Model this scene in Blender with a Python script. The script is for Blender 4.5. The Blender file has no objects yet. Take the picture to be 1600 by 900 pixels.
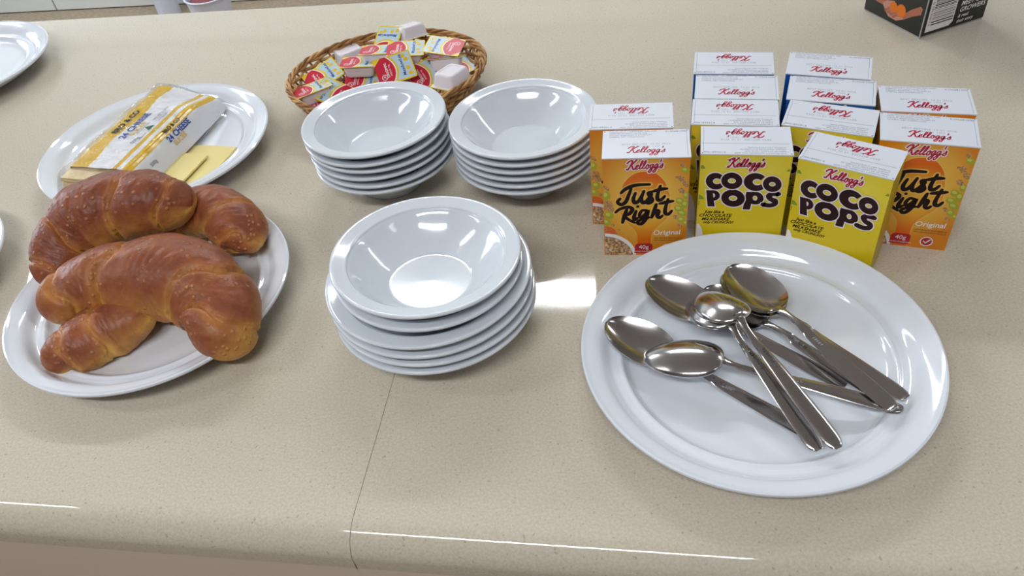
import bpy, bmesh, math, random
from mathutils import Vector, Matrix, noise
from mathutils.geometry import tessellate_polygon
R = math.radians
PI = math.pi
random.seed(7)
C = bpy.context.scene.collection
S = bpy.context.scene

# ------------------------------------------------------------------ camera
CR = Vector((0.990561, -0.093123, -0.100583))
CU = Vector((0.137073, 0.672958, 0.726869))
CF = Vector((0.0, 0.733795, -0.679371))
CH = 0.483759
FPX = 1243.66
cd = bpy.data.cameras.new('camera')
cam = bpy.data.objects.new('camera', cd); C.objects.link(cam)
cd.sensor_width = 36.0; cd.lens = FPX / 1600 * 36.0; cd.clip_start = .02; cd.clip_end = 60
M = Matrix.Identity(4)
for i in range(3):
    M[i][0] = CR[i]; M[i][1] = CU[i]; M[i][2] = -CF[i]
M[2][3] = CH
cam.matrix_world = M
S.camera = cam

def at(px, py, z):
    """the world point at height z above the counter that the photograph shows at (px, py)"""
    d = CF + CR * ((px - 800) / FPX) - CU * ((py - 450) / FPX)
    t = (z - CH) / d.z
    return Vector((d.x * t, d.y * t, z))

# ------------------------------------------------------------------ world, exposure
w = bpy.data.worlds.new('world'); S.world = w; w.use_nodes = True
w.node_tree.nodes['Background'].inputs[0].default_value = (.75, .86, 1, 1)
w.node_tree.nodes['Background'].inputs[1].default_value = 1.0
S.view_settings.view_transform = 'Standard'; S.view_settings.look = 'None'
S.view_settings.exposure = 0.12; S.view_settings.gamma = 1.0
S.view_settings.use_curve_mapping = False

# counter frame: a runs along the counter's front edge, b away from it
CA = R(-12.1)
CO = Vector((-0.1352, 0.2967, 0))
def W(a, b, z=0.0):
    return CO + Vector((a * math.cos(CA) - b * math.sin(CA), a * math.sin(CA) + b * math.cos(CA), z))
CEIL = 1.70
FLOOR = -.90

# ------------------------------------------------------------------ lamps' sizes and power
LAMPS = [  # (a, b, length, width, watts)
    (-.20, 1.955, 1.2, .13, 25),
    (-2.25, 1.95, 1.2, .15, 24),
    (2.55, 1.75, 1.2, .15, 19),
    (-2.05, -.25, 1.2, .15, 12),
    (-.10, -.95, 1.2, .15, 24),
    (2.1, -.45, 1.2, .15, 3),
]
LAMPCOL = (.985, .99, 1.0)

# ------------------------------------------------------------------ material helpers
def mat(name, col, rough=.5, metal=0.0, spec=.5, coat=0.0, trans=0.0, ior=1.45, bump=None, sub=0.0):
    m = bpy.data.materials.new(name); m.use_nodes = True
    nt = m.node_tree; b = nt.nodes['Principled BSDF']
    b.inputs['Base Color'].default_value = (*col, 1); b.inputs['Roughness'].default_value = rough
    b.inputs['Metallic'].default_value = metal; b.inputs['Specular IOR Level'].default_value = spec
    b.inputs['Coat Weight'].default_value = coat; b.inputs['Coat Roughness'].default_value = .05
    b.inputs['Transmission Weight'].default_value = trans; b.inputs['IOR'].default_value = ior
    if sub:
        b.inputs['Subsurface Weight'].default_value = sub; b.inputs['Subsurface Scale'].default_value = .004
    if bump:
        sc, st, dist = bump
        tc = nt.nodes.new('ShaderNodeTexCoord'); n = nt.nodes.new('ShaderNodeTexNoise')
        n.inputs['Scale'].default_value = sc; n.inputs['Detail'].default_value = 3
        bp = nt.nodes.new('ShaderNodeBump'); bp.inputs['Strength'].default_value = st; bp.inputs['Distance'].default_value = dist
        nt.links.new(tc.outputs['Object'], n.inputs['Vector']); nt.links.new(n.outputs['Fac'], bp.inputs['Height'])
        nt.links.new(bp.outputs['Normal'], b.inputs['Normal'])
    return m

def noise_mix(m, cols, scale, detail=3, stretch=None, coord='Object'):
    """base colour from a noise through a colour ramp: cols = [(pos, rgb)...]"""
    nt = m.node_tree; b = nt.nodes['Principled BSDF']
    tc = nt.nodes.new('ShaderNodeTexCoord'); n = nt.nodes.new('ShaderNodeTexNoise')
    n.inputs['Scale'].default_value = scale; n.inputs['Detail'].default_value = detail
    src = tc.outputs[coord]
    if stretch:
        mp = nt.nodes.new('ShaderNodeMapping'); mp.inputs['Scale'].default_value = stretch
        nt.links.new(src, mp.inputs['Vector']); src = mp.outputs['Vector']
    nt.links.new(src, n.inputs['Vector'])
    rp = nt.nodes.new('ShaderNodeValToRGB'); el = rp.color_ramp.elements
    while len(el) < len(cols): el.new(.5)
    for e, (p, c) in zip(el, cols):
        e.position = p; e.color = (*c, 1)
    nt.links.new(n.outputs['Fac'], rp.inputs['Fac']); nt.links.new(rp.outputs['Color'], b.inputs['Base Color'])
    return m

def srgb(h):
    h = h.lstrip('#'); o = []
    for i in (0, 2, 4):
        v = int(h[i:i + 2], 16) / 255
        o.append(v / 12.92 if v <= .04045 else ((v + .055) / 1.055) ** 2.4)
    return tuple(o)

# ------------------------------------------------------------------ mesh builder
class MB:
    def __init__(s): s.v = []; s.f = []; s.m = []; s.mats = []
    def mi(s, m):
        if m not in s.mats: s.mats.append(m)
        return s.mats.index(m)
    def add(s, vs, fs, m):
        k = len(s.v); s.v += [tuple(v) for v in vs]; i = s.mi(m)
        for f in fs: s.f.append(tuple(k + j for j in f)); s.m.append(i)
    def box(s, x0, x1, y0, y1, z0, z1, m, T=None):
        vs = [Vector((x, y, z)) for x in (x0, x1) for y in (y0, y1) for z in (z0, z1)]
        if T: vs = [T @ v for v in vs]
        s.add(vs, [(0, 1, 3, 2), (4, 6, 7, 5), (0, 4, 5, 1), (2, 3, 7, 6), (0, 2, 6, 4), (1, 5, 7, 3)], m)
    def lathe(s, prof, m, n=96, closed=True, c=(0, 0, 0)):
        vs = []; L = len(prof)
        for i in range(n):
            a = 2 * PI * i / n
            for r, z in prof: vs.append((c[0] + r * math.cos(a), c[1] + r * math.sin(a), c[2] + z))
        fs = []
        for i in range(n):
            j = (i + 1) % n
            for k in range(L if closed else L - 1):
                k2 = (k + 1) % L
                fs.append((i * L + k, j * L + k, j * L + k2, i * L + k2))
        s.add(vs, fs, m)
    def disc(s, r, z, m, n=64, up=True):
        vs = [(0, 0, z)] + [(r * math.cos(2 * PI * i / n), r * math.sin(2 * PI * i / n), z) for i in range(n)]
        s.add(vs, [(0, 1 + i, 1 + (i + 1) % n) if up else (0, 1 + (i + 1) % n, 1 + i) for i in range(n)], m)
    def tube(s, pts, rad, m, n=8, caps=True, flat=1.0):
        pts = [Vector(p) for p in pts]
        rs = rad if isinstance(rad, (list, tuple)) else [rad] * len(pts)
        vs = []; up = Vector((0, 0, 1)); prev = None
        for i, p in enumerate(pts):
            t = (pts[min(i + 1, len(pts) - 1)] - pts[max(i - 1, 0)]).normalized()
            if prev is None:
                x = t.cross(up)
                if x.length < .1: x = t.cross(Vector((0, 1, 0)))
            else: x = prev - t * prev.dot(t)
            x.normalize(); prev = x; y = t.cross(x)
            for k in range(n):
                a = 2 * PI * k / n
                vs.append(p + x * rs[i] * math.cos(a) + y * rs[i] * flat * math.sin(a))
        fs = [(i * n + k, i * n + (k + 1) % n, (i + 1) * n + (k + 1) % n, (i + 1) * n + k) for i in range(len(pts) - 1) for k in range(n)]
        if caps: fs += [tuple(range(n))[::-1], tuple((len(pts) - 1) * n + k for k in range(n))]
        s.add(vs, fs, m)
    def build(s, name, parent=None, smooth=True, bevel=0, segs=2, angle=35):
        me = bpy.data.meshes.new(name); me.from_pydata(s.v, [], s.f)
        for m in s.mats: me.materials.append(m)
        me.polygons.foreach_set('material_index', s.m); me.update()
        o = bpy.data.objects.new(name, me); C.objects.link(o)
        if parent: o.parent = parent
        if smooth:
            me.polygons.foreach_set('use_smooth', [True] * len(me.polygons))
            me.set_sharp_from_angle(angle=R(angle))
        if bevel:
            b = o.modifiers.new('bevel', 'BEVEL'); b.width = bevel; b.segments = segs; b.limit_method = 'ANGLE'; b.angle_limit = R(30)
        return o

def tag(o, label=None, cat=None, group=None, kind=None):
    if label: o['label'] = label
    if cat: o['category'] = cat
    if group: o['group'] = group
    if kind: o['kind'] = kind
    return o
def empty(name, loc=(0, 0, 0), rz=0, label=None, cat=None, group=None):
    o = bpy.data.objects.new(name, None); C.objects.link(o); o.location = loc; o.rotation_euler = (0, 0, rz)
    o.empty_display_size = .02
    return tag(o, label, cat, group)
def copy_tree(o, parent=None):
    c = o.copy(); C.objects.link(c); c.parent = parent
    for ch in list(o.children): copy_tree(ch, c)
    return c
def catmull(pts, n):
    """smooth curve through tuples of any size, n samples per span"""
    P = [pts[0]] + list(pts) + [pts[-1]]; out = []
    for i in range(1, len(P) - 2):
        for k in range(n):
            t = k / n; a, b, c, d = P[i - 1], P[i], P[i + 1], P[i + 2]
            out.append(tuple(.5 * (2 * b[j] + (c[j] - a[j]) * t + (2 * a[j] - 5 * b[j] + 4 * c[j] - d[j]) * t * t + (3 * b[j] - a[j] - 3 * c[j] + d[j]) * t ** 3) for j in range(len(b))))
    out.append(tuple(pts[-1])); return out

# ------------------------------------------------------------------ flat print: polygons, strokes and type laid on a surface
_txt = {}
def type_polys(s, size, shear=0.0, bold=0.0, align='LEFT'):
    k = (s, size, shear, bold, align)
    if k not in _txt:
        cu = bpy.data.curves.new('type', 'FONT'); cu.body = s; cu.size = size; cu.shear = shear; cu.offset = bold
        cu.align_x = align; cu.resolution_u = 3; cu.fill_mode = 'FRONT'
        o = bpy.data.objects.new('type', cu); me = o.to_mesh()
        _txt[k] = ([(v.co.x, v.co.y) for v in me.vertices], [tuple(p.vertices) for p in me.polygons])
        o.to_mesh_clear(); bpy.data.objects.remove(o); bpy.data.curves.remove(cu)
    return _txt[k]

def clip(poly, x0, x1, y0, y1):
    def cut(P, ins, inter):
        out = []
        for i in range(len(P)):
            a, b = P[i - 1], P[i]
            if ins(b):
                if not ins(a): out.append(inter(a, b))
                out.append(b)
            elif ins(a): out.append(inter(a, b))
        return out
    def ix(c): return lambda a, b: (c, a[1] + (b[1] - a[1]) * (c - a[0]) / (b[0] - a[0]))
    def iy(c): return lambda a, b: (a[0] + (b[0] - a[0]) * (c - a[1]) / (b[1] - a[1]), c)
    P = list(poly)
    for ins, it in ((lambda p: p[0] >= x0, ix(x0)), (lambda p: p[0] <= x1, ix(x1)), (lambda p: p[1] >= y0, iy(y0)), (lambda p: p[1] <= y1, iy(y1))):
        if P: P = cut(P, ins, it)
    return P

class Print:
    """draws into a rectangle (u right, v up, metres) carried to 3-D by f(u, v, lift); tr maps drawing units to (u, v)"""
    def __init__(s, mb, f, rect, tr=lambda x, y: (x, y)): s.mb = mb; s.f = f; s.r = rect; s.tr = tr
    g = 0
    def poly(s, pts, m, layer=1, conv=True, raw=False):
        P = [p if raw else s.tr(*p) for p in pts]
        P = clip(P, *s.r)
        if len(P) < 3: return
        z = layer * .00003 + (s.g % 9) * .0000025
        area = sum(P[i - 1][0] * P[i][1] - P[i][0] * P[i - 1][1] for i in range(len(P)))
        if area < 0: P = P[::-1]
        vs = [s.f(u, v, z) for u, v in P]
        if len(P) <= 4 or conv: s.mb.add(vs, [tuple(range(len(P)))], m)
        else:
            tri = tessellate_polygon([[Vector((u, v, 0)) for u, v in P]])
            fs = []
            for a, b, c in tri:
                ar = (P[b][0] - P[a][0]) * (P[c][1] - P[a][1]) - (P[c][0] - P[a][0]) * (P[b][1] - P[a][1])
                fs.append((a, b, c) if ar > 0 else (a, c, b))
            s.mb.add(vs, fs, m)
    def ell(s, x, y, rx, ry, m, layer=1, rot=0, n=20):
        c, q = math.cos(rot), math.sin(rot)
        s.poly([(x + rx * math.cos(t) * c - ry * math.sin(t) * q, y + rx * math.cos(t) * q + ry * math.sin(t) * c) for t in [2 * PI * i / n for i in range(n)]], m, layer)
    def stroke(s, pts, wd, m, layer=1, n=6, raw=False, taper=None):
        """wd in metres; a calligraphic ribbon with round ends"""
        s.g += 1
        P = catmull([p if raw else s.tr(*p) for p in pts], n) if n else [p if raw else s.tr(*p) for p in pts]
        L = len(P); nn = []
        for i in range(L):
            a, b = P[max(i - 1, 0)], P[min(i + 1, L - 1)]
            dx, dy = b[0] - a[0], b[1] - a[1]; l = math.hypot(dx, dy) or 1
            nn.append((-dy / l, dx / l))
        ws = [wd / 2 * (taper(i / (L - 1)) if taper else 1) for i in range(L)]
        for i in range(L - 1):
            a, b = P[i], P[i + 1]
            s.poly([(a[0] + nn[i][0] * ws[i], a[1] + nn[i][1] * ws[i]), (b[0] + nn[i + 1][0] * ws[i + 1], b[1] + nn[i + 1][1] * ws[i + 1]),
                    (b[0] - nn[i + 1][0] * ws[i + 1], b[1] - nn[i + 1][1] * ws[i + 1]), (a[0] - nn[i][0] * ws[i], a[1] - nn[i][1] * ws[i])], m, layer, raw=True)
        for p, q in ((P[0], ws[0]), (P[-1], ws[-1])):
            s.poly([(p[0] + q * math.cos(t * PI / 4), p[1] + q * math.sin(t * PI / 4)) for t in range(8)], m, layer, raw=True)
    def text(s, st, u, v, size, m, layer=1, shear=0, bold=0, align='LEFT', rot=0, sx=1, bend=None):
        """type in metres, at (u, v) of the rectangle itself"""
        vs, fs = type_polys(st, size, shear, bold, align)
        c, q = math.cos(rot), math.sin(rot)
        P = [(u + x * sx * c - y * q, v + x * sx * q + y * c) for x, y in vs]
        fs = [f for f in fs if all(s.r[0] <= P[i][0] <= s.r[1] and s.r[2] <= P[i][1] <= s.r[3] for i in f)]
        s.mb.add([s.f(x, y, layer * .00003) for x, y in P], fs, m)

# hand-lettered script word, letter strokes in units of the x-height
SCRIPT = {
 'K': (1.35, [[(-.35, 1.35), (-.1, 1.75), (.45, 1.9), (.4, 1.2), (.2, .5), (.0, .02), (-.25, .1)], [(1.15, 1.95), (1.0, 1.75), (.6, 1.2), (.3, .95)], [(.35, .98), (.6, .75), (.8, .2), (1.05, .0), (1.35, .25)]]),
 'e': (.78, [[(.0, .35), (.35, .55), (.55, .85), (.38, 1.02), (.15, .75), (.1, .3), (.32, .02), (.8, .3)]]),
 'l': (.62, [[(.0, .3), (.3, 1.0), (.48, 1.7), (.36, 1.98), (.18, 1.6), (.08, .6), (.18, .05), (.62, .3)]]),
 'o': (.82, [[(.35, 1.0), (.1, .7), (.1, .2), (.35, .0), (.58, .35), (.5, .85), (.3, 1.0), (.5, .75), (.85, .8)]]),
 'g': (.86, [[(.58, .92), (.28, 1.0), (.06, .5), (.2, .05), (.45, .35), (.62, .95), (.55, .2), (.4, -.7), (.12, -.95), (-.05, -.6), (.3, -.15), (.86, .3)]]),
 "'": (.25, [[(.18, 1.95), (.12, 1.5)]]),
 's': (.7, [[(-.02, .3), (.3, .75), (.4, 1.08), (.46, .7), (.5, .25), (.3, .0), (.05, .15)]]),
}
def script_word(pr, word, u, v, xh, wd, m, layer=1, shear=.25, rot=0, sx=1.0):
    """u, v = left end of the base line, xh = x-height in metres"""
    x = 0; c, q = math.cos(rot), math.sin(rot)
    for ch in word:
        adv, strokes = SCRIPT[ch]
        k = 1.12 if ch == 'K' else 1
        for st in strokes:
            P = []
            for a, b in st:
                X = (x + a * k + b * k * shear) * xh * sx; Y = b * k * xh
                P.append((u + X * c - Y * q, v + X * q + Y * c))
            pr.stroke(P, wd * (1.25 if ch == 'K' else 1), m, layer, n=3, raw=True)
        x += adv
KW = 1.35 + .78 + .62 * 2 + .82 + .86 * 2 + .25 + .7

# ------------------------------------------------------------------ materials
m_counter = mat('cream laminate', (.6, .55, .46), .055, spec=.5)
def counter_nodes(m):
    nt = m.node_tree; b = nt.nodes['Principled BSDF']
    tc = nt.nodes.new('ShaderNodeTexCoord')
    n1 = nt.nodes.new('ShaderNodeTexNoise'); n1.inputs['Scale'].default_value = 520; n1.inputs['Detail'].default_value = 2
    n2 = nt.nodes.new('ShaderNodeTexNoise'); n2.inputs['Scale'].default_value = 300; n2.inputs['Detail'].default_value = 1
    r1 = nt.nodes.new('ShaderNodeValToRGB'); e = r1.color_ramp.elements
    e[0].position = .35; e[0].color = (*srgb('bfb6a4'), 1); e[1].position = .65; e[1].color = (*srgb('cac3b4'), 1)
    r2 = nt.nodes.new('ShaderNodeValToRGB'); e = r2.color_ramp.elements
    e[0].position = .27; e[0].color = (.80, .75, .68, 1); e[1].position = .31; e[1].color = (1, 1, 1, 1)
    mx = nt.nodes.new('ShaderNodeMixRGB'); mx.blend_type = 'MULTIPLY'; mx.inputs['Fac'].default_value = 1
    for n in (n1, n2): nt.links.new(tc.outputs['Object'], n.inputs['Vector'])
    nt.links.new(n1.outputs['Fac'], r1.inputs['Fac']); nt.links.new(n2.outputs['Fac'], r2.inputs['Fac'])
    nt.links.new(r1.outputs['Color'], mx.inputs['Color1']); nt.links.new(r2.outputs['Color'], mx.inputs['Color2'])
    nt.links.new(mx.outputs['Color'], b.inputs['Base Color'])
    n3 = nt.nodes.new('ShaderNodeTexNoise'); n3.inputs['Scale'].default_value = 60; n3.inputs['Detail'].default_value = 3
    bp = nt.nodes.new('ShaderNodeBump'); bp.inputs['Strength'].default_value = .03; bp.inputs['Distance'].default_value = .001
    nt.links.new(tc.outputs['Object'], n3.inputs['Vector']); nt.links.new(n3.outputs['Fac'], bp.inputs['Height'])
    nt.links.new(bp.outputs['Normal'], b.inputs['Normal'])
counter_nodes(m_counter)
m_seam = mat('seam filler', srgb('6e6252'), .6)
m_fascia = mat('pink beige panel', srgb('dccabc'), .35)
m_wall = mat('off white wall paint', (.70, .70, .69), .7, bump=(60, .05, .001))
m_wall_dim = mat('darkened wall paint', srgb('6f6668'), .7, bump=(60, .05, .001))  # front wall tone darkened so the steel spoons reflect a dim near side
m_ceil = mat('ceiling board', (.46, .445, .45), .8, bump=(90, .1, .001))
m_floor = noise_mix(mat('tan vinyl floor', srgb('9a8a76'), .45), [(.35, srgb('8f7f6a')), (.65, srgb('a39380'))], 60)
m_door = mat('white cupboard door', srgb('d5d9d6'), .3)
m_gap = mat('dark joint', (.05, .05, .05), .8)
m_ceramic = mat('white glazed ceramic', srgb('dee4ed'), .09, spec=.55, coat=.4)
m_bowl = mat('cool white glazed ceramic', srgb('d3dae2'), .09, spec=.55, coat=.4)
m_steel = mat('brushed stainless steel', (.58, .56, .555), .17, metal=1.0, bump=(900, .06, .0002))
m_mark = mat('stamped mark', (.22, .21, .2), .4, metal=1.0)
m_card = mat('white card', srgb('d9dee8'), .32, spec=.5)
m_red = mat('red ink', srgb('b5183c'), .35)
m_white = mat('white ink', srgb('f0ecef'), .35)
m_grey = mat('grey ink', srgb('6a7180'), .5)
m_pale = mat('faint grey ink', srgb('a2a7b4'), .5)
m_line = mat('flap seam grey', srgb('83868f'), .6)  # grey of the flap seam and the small corner notches
m_dark = mat('dark brown ink', srgb('241314'), .4, spec=.25)
m_black = mat('black ink', srgb('17130f'), .4, spec=.25)
m_choc = mat('chocolate ink', srgb('2e1516'), .4, spec=.25)
m_lilac = mat('pale lilac ink', srgb('ece4ec'), .35)
m_green = mat('leaf green ink', srgb('7d9a2c'), .4)
m_grape = mat('grape green ink', srgb('a9ad33'), .35)
m_grape2 = mat('light grape green ink', srgb('c9cc5e'), .35)
m_flake = noise_mix(mat('flake ink', srgb('9a6a3a'), .4), [(.3, srgb('6e4426')), (.5, srgb('b98a55')), (.7, srgb('dfc194'))], 900)
m_muesli = noise_mix(mat('muesli ink', srgb('9a6a3a'), .4), [(.3, srgb('5e3b2a')), (.48, srgb('a5805c')), (.68, srgb('e0ccae'))], 420)
m_peach = mat('peach ink', srgb('d8672a'), .4)
m_orange = mat('bright orange ink', srgb('e07c17'), .35)
m_halo = mat('pale gold ink', srgb('eec15e'), .35)
m_tab = mat('tab red ink', srgb('b0202c'), .35)
m_blue = mat('deep blue card', srgb('1c5bb0'), .35)
m_yside = mat('yellow card', srgb('cdb11c'), .35)

def panel_mat(name, inner, outer, cx, cz, rad, top=None):
    """a printed radial tint on the carton's front, in the carton's own coordinates"""
    m = mat(name, inner, .35); nt = m.node_tree; b = nt.nodes['Principled BSDF']
    tc = nt.nodes.new('ShaderNodeTexCoord'); mp = nt.nodes.new('ShaderNodeMapping')
    mp.inputs['Location'].default_value = (-cx / rad[0], 0, -cz / rad[1]); mp.inputs['Scale'].default_value = (1 / rad[0], 0, 1 / rad[1])
    g = nt.nodes.new('ShaderNodeTexGradient'); g.gradient_type = 'SPHERICAL'
    rp = nt.nodes.new('ShaderNodeValToRGB'); e = rp.color_ramp.elements
    e[0].position = 0; e[0].color = (*outer, 1); e[1].position = .6; e[1].color = (*inner, 1)
    nt.links.new(tc.outputs['Object'], mp.inputs['Vector']); nt.links.new(mp.outputs['Vector'], g.inputs['Vector'])
    nt.links.new(g.outputs['Fac'], rp.inputs['Fac']); nt.links.new(rp.outputs['Color'], b.inputs['Base Color'])
    return m
m_jr = panel_mat('orange printed card', srgb('f0c552'), srgb('d8841a'), 0, .062, (.046, .055))
m_spoon_ink = panel_mat('spoon shape ink', srgb('eeb338'), srgb('e0690c'), 0, .052, (.034, .034))
m_cp = panel_mat('yellow printed card', srgb('e8d746'), srgb('e0c618'), 0, .085, (.05, .035))
m_jrside = noise_mix(mat('orange side card', srgb('c8841f'), .35), [(.35, srgb('b8731a')), (.65, srgb('d99a35'))], 60)

# ------------------------------------------------------------------ room
def struct(o, kind='structure'): o['kind'] = kind; return o
def cbox(mb, a0, a1, b0, b1, z0, z1, m):
    vs = [W(a, b, z) for a in (a0, a1) for b in (b0, b1) for z in (z0, z1)]
    mb.add(vs, [(0, 1, 3, 2), (4, 6, 7, 5), (0, 4, 5, 1), (2, 3, 7, 6), (0, 2, 6, 4), (1, 5, 7, 3)], m)
A0, A1, B0, B1 = -3.6, 3.4, -1.9, 3.137
b = MB(); cbox(b, A0, A1, B0, B1, FLOOR - .05, FLOOR, m_floor); struct(b.build('floor', smooth=False))
b = MB(); cbox(b, A0, A1, B0, B1, CEIL, CEIL + .05, m_ceil); struct(b.build('ceiling', smooth=False))
b = MB(); cbox(b, A0, A1, B1, B1 + .1, FLOOR, CEIL, m_wall); struct(b.build('wall_back', smooth=False))
b = MB(); cbox(b, A0, A1, B0 - .1, B0, FLOOR, CEIL, m_wall_dim); struct(b.build('wall_front', smooth=False))
b = MB(); cbox(b, A1, A1 + .1, B0, B1, FLOOR, CEIL, m_wall); struct(b.build('wall_right', smooth=False))
# left wall with an opening for an unseen window, added for cool light
WB0, WB1, WZ0, WZ1 = .9, 2.5, .25, 1.25
b = MB()
cbox(b, A0 - .1, A0, B0, WB0, FLOOR, CEIL, m_wall); cbox(b, A0 - .1, A0, WB1, B1, FLOOR, CEIL, m_wall)
cbox(b, A0 - .1, A0, WB0, WB1, FLOOR, WZ0, m_wall); cbox(b, A0 - .1, A0, WB0, WB1, WZ1, CEIL, m_wall)
struct(b.build('wall_left', smooth=False))
b = MB()
for b0, b1 in ((WB0, WB0 + .05), ((WB0 + WB1) / 2 - .025, (WB0 + WB1) / 2 + .025), (WB1 - .05, WB1)): cbox(b, A0 - .07, A0 - .02, b0, b1, WZ0, WZ1, m_door)
for z0, z1 in ((WZ0, WZ0 + .05), (WZ1 - .05, WZ1)): cbox(b, A0 - .07, A0 - .02, WB0, WB1, z0, z1, m_door)
struct(b.build('added_window', smooth=False))
# daylight: area lamp added behind that window to cool the left plates
ld = bpy.data.lights.new('added_daylight', 'AREA'); ld.shape = 'RECTANGLE'; ld.size = WB1 - WB0; ld.size_y = WZ1 - WZ0
ld.energy = 42; ld.color = (.82, .91, 1.0)
lo = bpy.data.objects.new('added_daylight', ld); C.objects.link(lo)
c0 = W(A0 - .12, (WB0 + WB1) / 2, (WZ0 + WZ1) / 2)
ax = Vector((math.cos(CA), math.sin(CA), 0)); ay = Vector((-math.sin(CA), math.cos(CA), 0))
lm = Matrix.Identity(4)
for i in range(3): lm[i][0] = ay[i]; lm[i][1] = (0, 0, 1)[i]; lm[i][2] = -ax[i]; lm[i][3] = c0[i]
lm = Matrix(((ay.x, 0, -ax.x, c0.x), (ay.y, 0, -ax.y, c0.y), (0, 1, 0, c0.z), (0, 0, 0, 1)))
lo.matrix_world = lm

# cupboards along the back wall (their foot shows over the counter's far edge)
def cupboard(a0, a1, label):
    o = empty('cupboard', W((a0 + a1) / 2, B1 - .012, FLOOR), CA, label, 'cupboard', 'white cupboards along the far wall')
    h = (a1 - a0) / 2
    k = MB(); k.box(-h, h, -.03, .0, .0, 2.0, m_gap); k.build('carcass', o, smooth=False)
    k = MB(); k.box(-h + .003, h - .003, -.05, -.0305, .004, 1.98, m_door); d = k.build('door', o, bevel=.002)
    return o
def alen(p): v = p - CO; return v.x * math.cos(CA) + v.y * math.sin(CA)
j1 = alen(at(90, 17, FLOOR)); jw = alen(at(244, 8, FLOOR)) - j1
aa = [j1 + jw * (q - 2) for q in range(10)]
names = ['with its foot showing at the top left corner of the photo', 'between the first joint and the white column']
# ceiling lights
m_tube = bpy.data.materials.new('lit diffuser'); m_tube.use_nodes = True
m_tube.node_tree.nodes['Principled BSDF'].inputs['Base Color'].default_value = (.9, .9, .9, 1)
m_frame = mat('white lamp housing', (.75, .75, .75), .4)
for i, (a, bb, ln, wd, e) in enumerate(LAMPS):
    o = empty('ceiling_light', W(a, bb, CEIL - .06), CA, ['long ceiling light beyond the counter, the middle one', 'long ceiling light beyond the counter, on the window side', 'long ceiling light beyond the counter, on the right', 'long ceiling light over the counter by the window', 'long ceiling light behind the photographer', 'long ceiling light over the counter on the right'][i], 'ceiling light', 'fluorescent ceiling lights')
    k = MB(); k.box(-ln / 2 - .02, ln / 2 + .02, -wd / 2 - .02, wd / 2 + .02, .012, .06, m_frame)
    for s_ in (-1, 1):
        k.box(-ln / 2 - .02, ln / 2 + .02, s_ * (wd / 2 + .01) - .01, s_ * (wd / 2 + .01) + .01, -.005, .012, m_frame)
        k.box(s_ * (ln / 2 + .01) - .01, s_ * (ln / 2 + .01) + .01, -wd / 2, wd / 2, -.005, .012, m_frame)
    k.build('housing', o, smooth=False)
    L = bpy.data.lights.new('tube_light', 'AREA'); L.shape = 'RECTANGLE'; L.size = ln; L.size_y = wd; L.energy = e; L.color = LAMPCOL if i > 2 else (.93, .975, 1.0)
    lo = bpy.data.objects.new('tube_light', L); C.objects.link(lo); lo.parent = o; lo.location = (0, 0, .004)

for i in range(len(aa) - 1):
    nm = ['first', 'second', 'third', 'fourth', 'fifth', 'sixth', 'seventh', 'eighth', 'ninth'][i]
    cupboard(aa[i], aa[i + 1], 'tall white cupboard on the far wall, %s from the left end' % nm)

# ------------------------------------------------------------------ counter
CL, CRT, DEP, TH, RB = -2.2, 2.1, .884, .041, .022
def nose(e=0.0): return [(RB - .006 + (RB + e) * math.cos(R(t)), -RB + (RB + e) * math.sin(R(t))) for t in range(180, 89, -6)]
def counter_piece(a0, a1, name, label):
    prof = [(.06, -TH), (.004, -TH), (-.002, -TH + .002), (-.0052, -TH + .006)] + nose()
    for t in range(1, 7): prof.append((.024 + t * .135, 0.0))
    for t in range(0, 7):
        an = R(90 - t * 15); prof.append((DEP - .006 + .006 * math.cos(an), -.006 + .006 * math.sin(an)))
    prof.append((DEP, -TH)); 
    n = len(prof); k = MB(); segs = 12; vs = []
    for i in range(segs + 1):
        a = a0 + (a1 - a0) * i / segs
        vs += [W(a, bb + a * (-.012 + .026 * max(0, bb) / DEP), z) for bb, z in prof]
    fs = [(i * n + j, (i + 1) * n + j, (i + 1) * n + (j + 1) % n, i * n + (j + 1) % n) for i in range(segs) for j in range(n)]
    fs += [tuple(range(n)), tuple(segs * n + j for j in range(n))[::-1]]
    k.add(vs, fs, m_counter)
    o = k.build(name); tag(o, label, 'countertop'); return o
c1 = counter_piece(CL, 0, 'countertop', 'cream speckled laminate countertop left of the thin seam, under the croissants')
c2 = counter_piece(0, CRT, 'countertop', 'cream speckled laminate countertop right of the thin seam, under the cereal boxes')
for o in (c1, c2): o['group'] = 'countertop lengths butted at the seam'
b = MB()
sp_ = [(-.00608, -.035)] + nose(.00008) + [(.06, .00008), (.2, .00008), (.33, .00008)]
vs = [W(a, bb, z) for bb, z in sp_ for a in (-.00018, .00018)]
vs += [W(a, bb + .0004, z - .0006) for bb, z in sp_ for a in (-.00018, .00018)]
n_ = len(sp_); b.add(vs, [(2 * i, 2 * i + 1, 2 * i + 3, 2 * i + 2) for i in range(n_ - 1)] + [(2 * (n_ + i), 2 * (n_ + i) + 2, 2 * (n_ + i) + 3, 2 * (n_ + i) + 1) for i in range(n_ - 1)], m_seam)
o = b.build('countertop_seam', smooth=False); tag(o, 'thin dark seam crossing the cream countertop', 'seam')
b = MB(); cbox(b, CL + .02, CRT - .02, .040, DEP - .12, FLOOR, -TH - .0005, m_fascia)
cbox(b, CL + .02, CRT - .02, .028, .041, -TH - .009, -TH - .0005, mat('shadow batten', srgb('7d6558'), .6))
o = b.build('counter_base', smooth=False); tag(o, 'pinkish beige panelled counter base under the cream countertop', 'counter base')

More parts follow.
